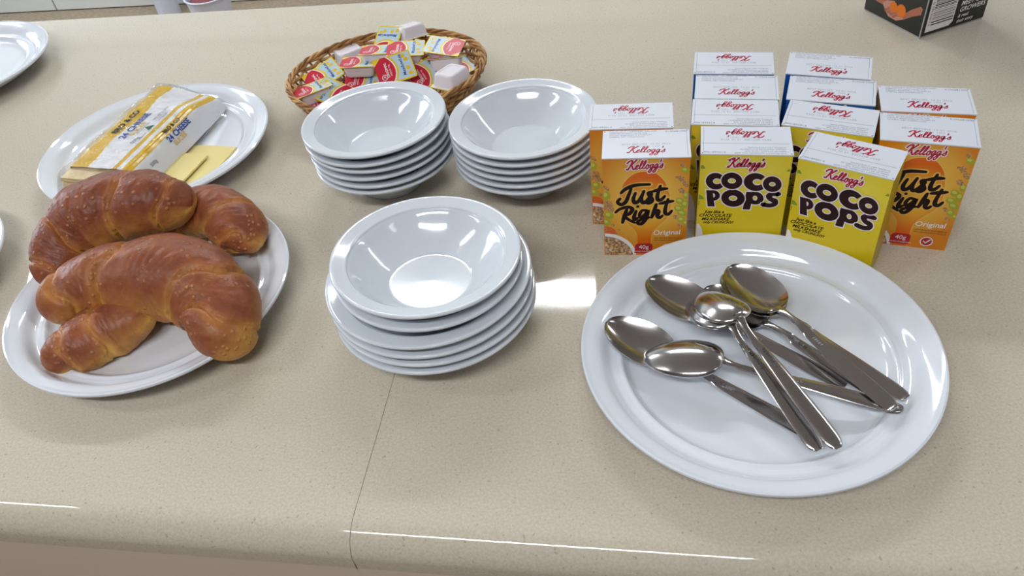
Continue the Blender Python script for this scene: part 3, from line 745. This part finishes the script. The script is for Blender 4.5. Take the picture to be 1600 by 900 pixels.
def croissant(label, spines, seed, K=7.0, skew=.35, base=.0, squash=.93):
    vs = []; fs = []; bake = []; origin = None
    for si, sp in enumerate(spines):
        pts = [(*at(px, py, z), r) for px, py, z, r in sp]
        P = catmull(pts, 26); N = len(P); n = 72; off = len(vs)
        AL = [0.0]
        for q_, w_ in zip(P, P[1:]): AL.append(AL[-1] + math.dist(q_[:3], w_[:3]))
        for i, p in enumerate(P):
            a_, b_ = P[max(i - 1, 0)], P[min(i + 1, N - 1)]
            t = Vector([b_[j] - a_[j] for j in range(3)]).normalized()
            up = Vector((0, 0, 1)); x = t.cross(up); x.normalize(); y = x.cross(t)
            u = i / (N - 1); r0 = max(p[3], .0005)
            dist = min(AL[i], AL[-1] - AL[i]); e_ = min(1, dist / (r0 * .85))
            r0 = max(.0004, r0 * math.sqrt(max(0, 1 - (1 - e_) ** 2)))
            for k in range(n):
                ph = 2 * PI * k / n
                wob = .25 * noise.noise(Vector((math.cos(ph), math.sin(ph), seed + 3 * u)))
                s_ = abs(u - .5 + skew * .10 * math.cos(ph)) * (K if si == 0 else 2.4) + wob + .31 + si * .4
                fr = s_ - math.floor(s_)
                step = smooth01(fr / .16) * (.70 + .30 * math.sin(PI * min(1, fr * 1.05)))
                amp = .19 * (1 if len(spines) == 1 or si == 0 else .5) * (1 - .75 * smooth01((abs(u - .5) - .30) / .12))
                rr = r0 * (1 - amp + amp * step)
                q = Vector(p[:3])
                lump = noise.noise(q * 38 + Vector((math.cos(ph) * 1.2, math.sin(ph) * 1.2, seed))) * .07 + noise.noise(Vector((u * 9, ph * 1.6, seed * 2.1))) * .035
                wr = noise.noise(Vector((u * 60 + math.sin(ph * 2) * 2, ph * 3, seed))) * .024
                rr *= 1 + lump + wr
                v = q + x * rr * math.cos(ph) + y * rr * squash * math.sin(ph)
                vs.append(v)
                upn = math.sin(ph) * y.z
                bk = .20 + .42 * smooth01((upn + .35) / 1.1) + .30 * smooth01((fr - .02) / .30) * smooth01((1.04 - fr) / .2) - .10
                bk -= .28 * (1 - smooth01(min(u, 1 - u) / .16)) * (1 if upn < .5 else .35)
                bk += .05 * math.sin(seed * 3)
                bake.append(max(0, min(1, bk)))
        fs += [(off + i * n + k, off + i * n + (k + 1) % n, off + (i + 1) * n + (k + 1) % n, off + (i + 1) * n + k) for i in range(N - 1) for k in range(n)]
        for e, i in ((0, 0), (1, N - 1)):
            c = Vector(P[i][:3]); vs.append(c); bake.append(.25); ci = len(vs) - 1
            fs += [(ci, off + i * n + (k + 1) % n, off + i * n + k) if e == 0 else (ci, off + i * n + k, off + i * n + (k + 1) % n) for k in range(n)]
    for v in vs:   # flatten where it would sink into what it rests on
        if v.z < base: v.z = base + (v.z - base) * .03
    cx = sum(v.x for v in vs) / len(vs); cy = sum(v.y for v in vs) / len(vs); mz = min(v.z for v in vs)
    me = bpy.data.meshes.new('croissant'); me.from_pydata([(v.x - cx, v.y - cy, v.z - mz) for v in vs], [], fs)
    a = me.attributes.new('baking', 'FLOAT', 'POINT'); a.data.foreach_set('value', bake)
    me.materials.append(m_crust); me.polygons.foreach_set('use_smooth', [True] * len(me.polygons)); me.update()
    bm = bmesh.new(); bm.from_mesh(me); bmesh.ops.recalc_face_normals(bm, faces=bm.faces); bm.to_mesh(me); bm.free()
    o = bpy.data.objects.new('croissant', me); C.objects.link(o); o.location = (cx, cy, mz)
    return tag(o, label, 'croissant', 'croissants on the plate')
croissant('golden brown croissant nearest the viewer, curled with both tips towards the viewer',
    [[(72, 498, .034, .020), (98, 474, .040, .027), (148, 446, .044, .033), (205, 437, .046, .037), (268, 434, .046, .040), (318, 452, .043, .038), (343, 484, .037, .035), (343, 520, .030, .032), (326, 558, .018, .028)],
     [(90, 584, .014, .014), (100, 560, .020, .021), (136, 536, .024, .026), (182, 508, .028, .026), (240, 482, .036, .014)]], 1.3, K=5.2, base=.0085)
croissant('darker brown croissant at the back left of the plate, lying on top of another',
    [[(82, 452, .026, .014), (86, 428, .034, .022), (98, 392, .044, .029), (128, 352, .055, .036), (180, 325, .064, .036), (232, 318, .068, .033), (274, 318, .067, .026), (300, 322, .066, .016)]], 4.7, K=5.0, base=.0085)
croissant('brown croissant at the back right of the plate, mostly under the back left one',
    [[(215, 352, .030, .012), (250, 345, .034, .021), (295, 333, .038, .027), (335, 330, .040, .027), (366, 350, .038, .028), (380, 378, .032, .024), (380, 396, .025, .016)]], 8.2, K=5.0, base=.0085)

# ------------------------------------------------------------------ cheese
m_cheese = mat('pale cheese', srgb('e8d892'), .35, spec=.4, sub=.15)
m_cheese_st = noise_mix(mat('cheese slice stack', srgb('dcc593'), .4), [(.35, srgb('cfb583')), (.65, srgb('e6d2a4'))], 60, stretch=(1, 1, 12))
m_film = mat('printed white film', srgb('eff0f5'), .25, spec=.6)
m_yel = mat('yellow film', srgb('e3b92a'), .22, spec=.6)
m_blu = mat('blue ink', srgb('1d4aa8'), .4)
m_pyel = mat('pale yellow ink', srgb('ecc95c'), .4)
m_wrap = mat('clear plastic wrap', (.97, .97, .97), .08, spec=.8, bump=(75, 1.0, .004))
def film_nodes(m):
    nt = m.node_tree; b = nt.nodes['Principled BSDF']; out = nt.nodes['Material Output']
    t = nt.nodes.new('ShaderNodeBsdfTransparent'); g = nt.nodes.new('ShaderNodeBsdfGlossy'); g.inputs['Roughness'].default_value = .05
    lw = nt.nodes.new('ShaderNodeFresnel'); lw.inputs['IOR'].default_value = 1.45
    ml = nt.nodes.new('ShaderNodeMath'); ml.operation = 'MULTIPLY'; ml.inputs[1].default_value = .5; ml.use_clamp = True
    mx = nt.nodes.new('ShaderNodeMixShader')
    bp = [n for n in nt.nodes if n.type == 'BUMP'][0]
    nt.links.new(bp.outputs['Normal'], g.inputs['Normal']); nt.links.new(bp.outputs['Normal'], lw.inputs['Normal'])
    nt.links.new(lw.outputs[0], ml.inputs[0]); nt.links.new(ml.outputs[0], mx.inputs[0]); nt.links.new(t.outputs[0], mx.inputs[1]); nt.links.new(g.outputs[0], mx.inputs[2])
    nt.links.new(mx.outputs[0], out.inputs['Surface']); nt.nodes.remove(b)
film_nodes(m_wrap)
pa = math.atan2(.163, .0593)     # pack's long axis
PC = Vector((-.3975, .8300, 0)); PX = Vector((math.cos(pa), math.sin(pa), 0)); PY = Vector((math.sin(pa), -math.cos(pa), 0))
root = empty('cheese_packet', (PC.x, PC.y, .012), pa - PI / 2, 'clear packet of cheese slices with yellow and white label, lying on the plate', 'cheese packet')
# local: x right across the pack, y along the pack
def sect(w0, top, out, y, n=5):
    """cross-section from the left foot over the top to the right foot"""
    P = [(-w0 - .004, .0), (-w0 - .002, top * .6), (-w0 + .003, top - .001), (-w0 + .010, top), (w0 - .012, top + .0008), (w0 - .003, top - .001), (w0 + .003, top * .78), (w0 + out, .003), (w0 + out - .001, 0)]
    return P
def skin(k, ys, m, w0=.0355, top=.026, out=.011, grow=0.0, ends=None, mfun=None, wob=0):
    rows = []
    for y in ys:
        e = ends(y) if ends else 1.0
        P = catmull([(x * (1 + grow / .04), z * e + grow * (z > .005)) for x, z in sect(w0, top, out, y)], 4)
        tp = .42 * smooth01((y - .045) / .055)
        P = [(x, z * (1 - tp * smooth01((x + .02) / .05))) for x, z in P]
        rows.append([(x * (.88 + .12 * e) + wob * noise.noise(Vector((x * 60, y * 60, 1))), y, max(0, z + wob * noise.noise(Vector((x * 50, y * 50, 7))))) for x, z in P])
    n = len(rows[0]); vs = [v for r_ in rows for v in r_]
    k.add(vs, [(i * n + j, i * n + j + 1, (i + 1) * n + j + 1, (i + 1) * n + j) for i in range(len(rows) - 1) for j in range(n - 1)], m)
    return rows
k = MB()
for q in range(12):
    z0 = .001 + q * .0021; z1 = z0 + .0017; j = random.uniform(-.0012, .0012)
    wl = .0365; wr = .0370 + .009 * (1 - q / 12)
    k.box(-wl + j, wr + j, -.096 + j, .060 + j, z0, z1, m_cheese_st)
k.build('slice_stack', root, smooth=False)
k = MB()
ys = [-.078 + .174 * i / 30 for i in range(31)]
# label film, one strip of cells per colour across the section
base_sec = catmull(sect(.0390, .0282, .0115, 0), 4)
cum = [0]
for a_, b_ in zip(base_sec, base_sec[1:]): cum.append(cum[-1] + math.hypot(b_[0] - a_[0], b_[1] - a_[1]))
TOT = cum[-1]
def on_sec(d):
    d = max(0, min(TOT - 1e-6, d))
    for i in range(len(cum) - 1):
        if cum[i + 1] >= d:
            t = (d - cum[i]) / max(1e-9, cum[i + 1] - cum[i]); a_, b_ = base_sec[i], base_sec[i + 1]
            nx, nz = -(b_[1] - a_[1]), b_[0] - a_[0]; l = math.hypot(nx, nz) or 1
            return a_[0] + (b_[0] - a_[0]) * t, a_[1] + (b_[1] - a_[1]) * t, nx / l, nz / l
    return base_sec[-1][0], base_sec[-1][1], 1, 0
def on_film(d, y, lift):
    x, z, nx, nz = on_sec(d); wv = .0007 * noise.noise(Vector((d * 70, y * 55, 3)))
    return (x + nx * (lift + wv), y, max(.0002, (z + nz * (lift + wv)) * (1 - .42 * smooth01((y - .045) / .055) * smooth01((d - TOT * .25) / (TOT * .5)))))
D = [TOT * i / 90 for i in range(91)]
dL = 0.024          # arc length where the top face begins on the left
def film_col(d, y):
    t = d - dL; yw = .0045 * math.sin(y * 70)
    if t < .0255 + yw * .6: return m_yel
    if t < .0600: return m_film
    if t < .0655: return m_yel
    if t < .0720: return m_film
    if t < .0820: return m_yel
    return m_film
for i in range(30):
    for j in range(90):
        y0, y1 = ys[i], ys[i + 1]; d0, d1 = D[j], D[j + 1]
        k.add([on_film(d0, y0, 0), on_film(d1, y0, 0), on_film(d1, y1, 0), on_film(d0, y1, 0)], [(0, 1, 2, 3)], film_col((d0 + d1) / 2, (y0 + y1) / 2))
# print on the film: u runs along the pack (y), v runs against d
pf = Print(k, lambda u, v, z: on_film(-v, u, .0004 + z), (-.09, .09, -TOT, 0))
pf.text('BRO & CO', -.012, -(dL + .0185), .0105, m_black, 2, bold=.0004)
pf.text('PREMIUM QUALITY DAIRY', -.010, -(dL + .0215), .0024, m_black, 2)
pf.text('24 CHEESE', -.022, -(dL + .0365), .0118, m_blu, 2, bold=.0003)
pf.text('SLICES', -.014, -(dL + .0435), .0095, m_pyel, 2, bold=.0002)
pf.text('100% AUSTRALIAN MILK', -.012, -(dL + .0475), .0024, m_grey, 2)
pf.text('500g', -.030, -(dL + .0545), .0068, m_grey, 2)
pf.text('KEEP REFRIGERATED', -.029, -(dL + .0575), .0023, m_black, 2)
pf.poly([(-.003, -(dL + .0570)), (.009, -(dL + .0570)), (.003, -(dL + .0475))], mat('dark green ink', srgb('1d6b3f'), .4), 2)
for q in range(3): pf.text(('0421 08 16 14:22', '9 300601 0241', 'BEST BEFORE')[q], .018, -(dL + .0505 + q * .0035), (.0044, .0036, .0030)[q], m_grey if q != 1 else m_pale, 2)
pf.text('BRO & CO', -.004, -(dL + .0795), .0066, m_black, 2, bold=.0002)
pf.text('24 CHEESE', -.010, -(dL + .0895), .0095, m_blu, 2, bold=.0003)
pf.text('SLICES', -.006, -(dL + .0965), .0080, m_pyel, 2, bold=.0002)
pf.text('500g', -.052, -(dL + .0940), .0060, m_grey, 2)
k.build('label_film', root, angle=60)
k = MB()
ysw = [-.118 + .230 * i / 60 for i in range(61)]
def wr_end(y):
    if y < -.095: return .10 + .90 * smooth01((y + .118) / .023)
    return 1.0 - .88 * smooth01((y - .097) / .012)
skin(k, ysw, m_wrap, .0410, .0310, .0135, 0, wr_end, wob=.0022)
k.build('plastic_wrap', root, angle=80)

def slice_at(x, y, z, rz, tx, ty, label):
    k = MB(); n = 10; s_ = .041
    def h(u, v): return .0006 * math.sin(u * 3 + x * 50) * math.cos(v * 2)
    for sgn in (1, -1):
        vs = [((i / n * 2 - 1) * s_, (j / n * 2 - 1) * s_, h(i / n * 2, j / n * 2) + sgn * .0011 + .0011) for i in range(n + 1) for j in range(n + 1)]
        fs = [(i * (n + 1) + j, (i + 1) * (n + 1) + j, (i + 1) * (n + 1) + j + 1, i * (n + 1) + j + 1) for i in range(n) for j in range(n)]
        k.add(vs, fs if sgn > 0 else [f[::-1] for f in fs], m_cheese)
    K = (n + 1) ** 2; rg = [i * (n + 1) for i in range(n)] + [n * (n + 1) + j for j in range(n)] + [(n - i) * (n + 1) + n for i in range(n)] + [n - j for j in range(n)]
    for i in range(len(rg)): a_, c_ = rg[i - 1], rg[i]; k.f.append((c_, a_, a_ + K, c_ + K)); k.m.append(0)
    o = k.build('cheese_slice', angle=40); o.location = (x, y, z); o.rotation_euler = (R(tx), R(ty), rz)
    tag(o, label, 'cheese slice', 'loose cheese slices beside the packet')
sa = pa - PI / 2
slice_at(-.3445, .7860, .0085, sa, 0, -2.0, 'loose square pale cheese slice reaching furthest right on the plate')
slice_at(-.3740, .7720, .0125, sa - .03, 0, -1.5, 'loose square pale cheese slice lying on the other beside the packet')

# ------------------------------------------------------------------ wicker basket
m_wick = noise_mix(mat('wicker cane', srgb('b5854c'), .5), [(.3, srgb('8a5a2b')), (.5, srgb('b98950')), (.7, srgb('d6ae76'))], 45)
m_wick2 = noise_mix(mat('dark wicker cane', srgb('8e6233'), .55), [(.3, srgb('6e4520')), (.7, srgb('a87740'))], 60)
BX, BY = -.1133, .8700; RB0, RB1, ZB = .086, .119, .042
BY = .8890
root = empty('wicker_basket', (BX, BY, 0), 0, 'shallow round wicker basket heaped with small margarine tubs', 'basket'); root.scale = (1, .845, 1)
def brad(z): return RB0 + (RB1 - RB0) * (z / ZB) ** .8
k = MB(); NS = 44
for i in range(NS):
    a = 2 * PI * i / NS
    k.tube([((brad(z)) * math.cos(a), (brad(z)) * math.sin(a), z) for z in (.002, .010, .02, .03, ZB)], .0014, m_wick2, 6)
k.build('stakes', root)
k = MB()
for q in range(9):
    z = .004 + q * .0043; pts = []
    for i in range(NS * 4 + 1):
        a = 2 * PI * i / (NS * 4); o_ = .0023 * math.cos(a * NS / 2 + q * PI)
        r_ = brad(z) + o_; pts.append((r_ * math.cos(a), r_ * math.sin(a), z + .0006 * math.sin(a * 7 + q)))
    k.tube(pts, .0019, m_wick if q % 3 else m_wick2, 6, caps=False, flat=1.1)
k.build('side_weave', root)
k = MB()
for q in range(3):
    pts = []; 
    for i in range(361):
        a = 2 * PI * i / 360; ph = a * 15 + q * 2 * PI / 3
        r_ = RB1 - .001 + .0022 * math.cos(ph); pts.append((r_ * math.cos(a), r_ * math.sin(a), ZB + .0002 + .0018 * math.sin(ph)))
    k.tube(pts, .0017, m_wick if q else m_wick2, 7, caps=False)
k.build('braided_rim', root)
k = MB(); NB_ = 16
for i in range(NB_):
    a = PI * i / NB_; k.tube([(-RB0 * math.cos(a), -RB0 * math.sin(a), .003), (RB0 * math.cos(a), RB0 * math.sin(a), .003)], .0013, m_wick2, 6)
for q in range(20):
    r_ = .008 + q * .0041; pts = [(r_ * math.cos(2 * PI * i / 128), r_ * math.sin(2 * PI * i / 128), .0035 + .0013 * math.cos(i * PI / 4 + q * PI)) for i in range(129)]
    k.tube(pts, .0020, m_wick, 6, caps=False)
k.build('base_weave', root)

# margarine portions
m_tub = mat('white plastic tub', srgb('e4dfe6'), .25, spec=.5, sub=.1)
m_lidw = mat('pale printed foil', srgb('dfe3df'), .3)
m_lidr = mat('red printed foil', srgb('c9283e'), .3)
m_lidy = mat('yellow printed foil', srgb('e6c92c'), .3)
m_lidb = mat('pale blue printed foil', srgb('bcd3dd'), .3)
LW, LH, LD = .0225, .0175, .0145
def rrect(hx, hy, r, n=4):
    P = []
    for cx, cy, a0 in ((hx - r, hy - r, 0), (-hx + r, hy - r, 90), (-hx + r, -hy + r, 180), (hx - r, -hy + r, 270)):
        for i in range(n + 1): a = R(a0 + 90 * i / n); P.append((cx + r * math.cos(a), cy + r * math.sin(a)))
    return P
k = MB()
sec = [(.95, 0.0), (.86, -.0005), (.84, -.002), (.74, -LD + .0025), (.70, -LD + .0008), (.64, -LD), (.52, -LD), (.50, -LD + .0006), (.1, -LD + .0006)]
vs = []; n = 20
for s_, z in sec: vs += [(x, y, z) for x, y in rrect(LW * s_, LH * s_, .005 * s_ + .0006)]
fs = [(i * n + j, (i + 1) * n + j, (i + 1) * n + (j + 1) % n, i * n + (j + 1) % n) for i in range(len(sec) - 1) for j in range(n)]
fs.append(tuple((len(sec) - 1) * n + j for j in range(n))[::-1]); k.add(vs, [f for f in fs], m_tub)
tub0 = k.build('tub', angle=45)
bm = bmesh.new(); bm.from_mesh(tub0.data); bmesh.ops.recalc_face_normals(bm, faces=bm.faces); bm.to_mesh(tub0.data); bm.free()
k = MB(); P = rrect(LW, LH, .0022)
# foil lid: thin slab plus print
k.add([(x, y, .0001) for x, y in P] + [(x, y, .0006) for x, y in P], [tuple(range(n))[::-1], tuple(range(n, 2 * n))] + [(j, (j + 1) % n, n + (j + 1) % n, n + j) for j in range(n)], m_lidy)
pr = Print(k, lambda u, v, z: (u, v, .0006 + z), (-LW, LW, -LH, LH))
def arc(x0, bulge): return [(x0 + bulge * (1 - (y / LH) ** 2), y) for y in [LH * (1 - i / 8) for i in range(17)]]
pr.poly([(LW * .93, LH * .92)] + arc(-.004, .008)[1:-1] + [(LW * .93, -LH * .92)], m_lidb, 1, conv=False)
pr.poly([(-.012, LH)] + arc(-.006, .0075) + [(-.012, -LH)] + [(-LW, -LH * .85), (-LW, LH * .55)], m_white, 2, conv=False)
pr.poly([(-.013, LH * .97)] + [(x - .0012, y * .97) for x, y in arc(-.006, .0075)] + [(-.013, -LH * .97)] + [(-LW, -LH * .80), (-LW, LH * .50)], m_lidr, 3, conv=False)
for x, y in ((.0155, .007), (.0150, -.004), (.0165, -.011), (.0130, .012)): pr.ell(x, y, .0028, .0024, mat('daisy yellow', srgb('e8bd1d'), .35), 3, n=10)
pr.text('MeadowLea', .0110, -.0125, .0056, m_blu, 4, bold=.0001, rot=R(90), shear=.2)
pr.text('ORIGINAL', -.0085, -.009, .0042, m_white, 4, rot=R(90), bold=.0001); pr.text('SPREAD 10g', -.0050, -.008, .0028, m_white, 4, rot=R(90))
for a in range(12):
    q = lambda t, r_: (-.0145 + r_ * math.cos(t), -.0075 + r_ * math.sin(t))
    pr.poly([q(a * PI / 6, .0036), q((a + 1) * PI / 6, .0036), q((a + 1) * PI / 6, .0029), q(a * PI / 6, .0029)], m_white, 4, raw=True)
pr.stroke([(-.0160, -.0075), (-.0145, -.0060), (-.0132, -.0088)], .0009, m_white, 4, n=0, raw=True)
lid0 = k.build('foil_lid', smooth=False)
PACKS = [  # px, py, z, spin, tilt to the viewer, roll to the right, turned over, label
    (505, 118, .036, 25, 22, -8, 0, 'margarine tub with red and yellow lid near the left end of the basket, lid upward'),
    (487, 138, .036, 24, -6, -6, 0, 'margarine tub at the far left of the basket, white side showing'),
    (522, 146, .030, 150, 24, 6, 0, 'margarine tub just behind the left bowl stack rim, red half uppermost'),
    (562, 97, .050, -4, -6, 4, 0, 'margarine tub left of centre with a long white side under its lid'),
    (592, 78, .056, -6, -8, 3, 0, 'margarine tub in the back middle beside the white upturned one'),
    (634, 76, .058, -4, 4, 3, 0, 'margarine tub in the back middle, directly below the upturned white one'),
    (694, 72, .056, 160, 8, 4, 0, 'margarine tub at the back right with its lid pointing to the basket rim'),
    (604, 66, .044, 60, 26, -18, 0, 'margarine tub at the very back left, lid slanting steeply'),
    (641, 56, .040, 35, -12, 0, 1, 'white margarine tub turned upside down at the back of the basket'),
    (697, 90, .044, -6, -22, 3, 0, 'margarine tub showing its white side, below the back right lid'),
    (617, 107, .050, 15, 38, 4, 0, 'margarine tub in the front middle with its lid facing the viewer'),
    (668, 113, .036, 25, 30, 2, 0, 'margarine tub right of the front middle one, lid slanting to the viewer'),
    (707, 127, .040, 50, -4, 0, 1, 'large looking white margarine tub turned upside down at the front right'),
    (568, 125, .032, -10, 18, 0, 0, 'margarine tub in the front with only its lid showing behind the bowl'),
    (546, 92, .024, 30, 0, 0, 1, 'white margarine tub turned upside down at the back left, mostly covered'),
    (503, 160, .022, 20, 6, 0, 0, 'margarine tub lowest at the front left of the basket by the bowl'),
    (728, 101, .024, 30, 5, 0, 0, 'margarine tub lowest at the right, only a yellow corner showing'),
]
for px, py, z, sp, tx, ry, turned, label in PACKS:
    o = empty('margarine_portion', at(px, py, z), 0, label, 'margarine tub', 'margarine portions heaped in the basket')
    Mx = Matrix.Translation(at(px, py, z)) @ Matrix.Rotation(R(ry), 4, 'Y') @ Matrix.Rotation(R(tx), 4, 'X') @ Matrix.Rotation(R(sp), 4, 'Z')
    if turned: Mx = Mx @ Matrix.Rotation(PI, 4, 'X')
    o.matrix_world = Mx
    for p_ in (tub0, lid0): c = p_.copy(); C.objects.link(c); c.parent = o
for o in (tub0, lid0): bpy.data.objects.remove(o)

# ------------------------------------------------------------------ dark juice carton
m_cart = mat('very dark green carton', srgb('141b14'), .3); m_cartl = noise_mix(mat('dark printed carton', srgb('251f1c'), .3), [(.35, srgb('121c0d')), (.65, srgb('1d1716'))], 14)
m_skin = mat('skin tone ink', srgb('a8674f'), .4); m_skin2 = mat('light skin tone ink', srgb('c08a76'), .4); m_mand = mat('mandarin ink', srgb('d96f12'), .4)
m_edge = mat('raw card edge', srgb('a39d9a'), .6)
SD = .0965; ca = math.atan2(.0293, .0953)
root = empty('juice_carton', (.5279, .8616, 0), ca, 'dark green and black carton with barcode and hands holding oranges, top right', 'carton')
k = MB(); HC = .19; B_ = .0022
k.add([(0, 0, B_), (SD, 0, B_), (SD, SD, B_), (0, SD, B_), (0, 0, HC), (SD, 0, HC), (SD, SD, HC), (0, SD, HC)], [(0, 1, 5, 4), (1, 2, 6, 5), (2, 3, 7, 6)], m_cart)
k.add([(0, 0, B_), (0, SD, B_), (0, SD, HC), (0, 0, HC)], [(3, 2, 1, 0)], m_cartl)
k.add([(.0004, .0004, 0), (SD - .0004, .0004, 0), (SD - .0004, SD - .0004, 0), (.0004, SD - .0004, 0), (.0004, .0004, B_), (SD - .0004, .0004, B_), (SD - .0004, SD - .0004, B_), (.0004, SD - .0004, B_)], [(3, 2, 1, 0), (0, 1, 5, 4), (1, 2, 6, 5), (2, 3, 7, 6), (3, 0, 4, 7)], m_edge)
k.add([(-.0004, -.0004, 0), (.0008, -.0004, 0), (.0008, -.0004, HC), (-.0004, -.0004, HC), (-.0004, .0008, 0), (-.0004, .0008, HC)], [(0, 1, 2, 3), (4, 0, 3, 5)], m_edge)
pr = Print(k, lambda u, v, z: (u, -z, v), (.0015, SD - .001, .003, HC))
br = [(.006, .006), (.042, .006), (.047, .010), (.047, .085), (.006, .085)]
pr.poly(br, m_white, 1, conv=False)
rn = random.Random(5); v = .0135
while v < .080:
    t = rn.choice([.0005, .0009, .0014, .0006]); pr.poly([(.0125, v), (.0455, v), (.0455, v + t), (.0125, v + t)], m_black, 2); v += t + rn.choice([.0008, .0013, .0018])
pr.text('9 310036 042170', .0112, .014, .0042, m_black, 2, rot=R(90))
for i, (t, sz) in enumerate((('MEET OUR', .0082), ('GROWERS', .0082), ('& read', .0058), ('their story', .0058))):
    pr.text(t, .0535, (.0275, .0195, .0125, .0060)[i], sz, m_white, 1, shear=.25, bold=.0001)
pr.ell(.064, .0395, .0060, .0060, m_white, 1)
pl = Print(k, lambda u, v, z: (-z, SD - u, v), (.001, SD - .0015, .003, HC))
def U_(x, y):   # the left face drawn from x = 70..700, y up
    t = (x - 70) / 630; return t * SD, ((110 + 330 * t) - y) / 250 * .030 + .0025 * t + .002
def UP(L): return [U_(x, y) for x, y in L]
pl.poly(UP([(140, -40), (215, -40), (270, 10), (330, 50), (300, 85), (255, 75), (180, 30)]), m_skin, 1, conv=False)
pl.poly(UP([(255, 60), (300, 35), (370, 50), (420, 120), (500, 190), (500, 260), (430, 265), (340, 210), (290, 130)]), m_skin2, 2, conv=False)
pl.poly(UP([(480, 210), (560, 160), (640, 135), (665, 165), (660, 225), (580, 235), (500, 262)]), m_skin, 2, conv=False)
for g in range(4): pl.stroke(UP([(300 + g * 30, 140 + g * 26), (345 + g * 30, 120 + g * 28), (372 + g * 28, 138 + g * 26)]), .0034, m_skin, 3, n=3)
for x, y, rx, ry in ((375, 115, .0062, .0066), (460, 165, .0076, .0080)):
    u, v = U_(x, y); pl.ell(u, v, rx, ry, m_mand, 4)
# gable top
k.add([(0, 0, HC), (SD, 0, HC), (SD, SD, HC), (0, SD, HC), (0, SD / 2, HC + .04), (SD, SD / 2, HC + .04)], [(0, 1, 5, 4), (2, 3, 4, 5), (1, 2, 5), (3, 0, 4)], m_cart)
k.build('carton_body', root, smooth=False)
k = MB(); k.box(0, SD, SD / 2 - .0015, SD / 2 + .0015, HC + .038, HC + .055, m_cart); k.build('gable_crimp', root, smooth=False)
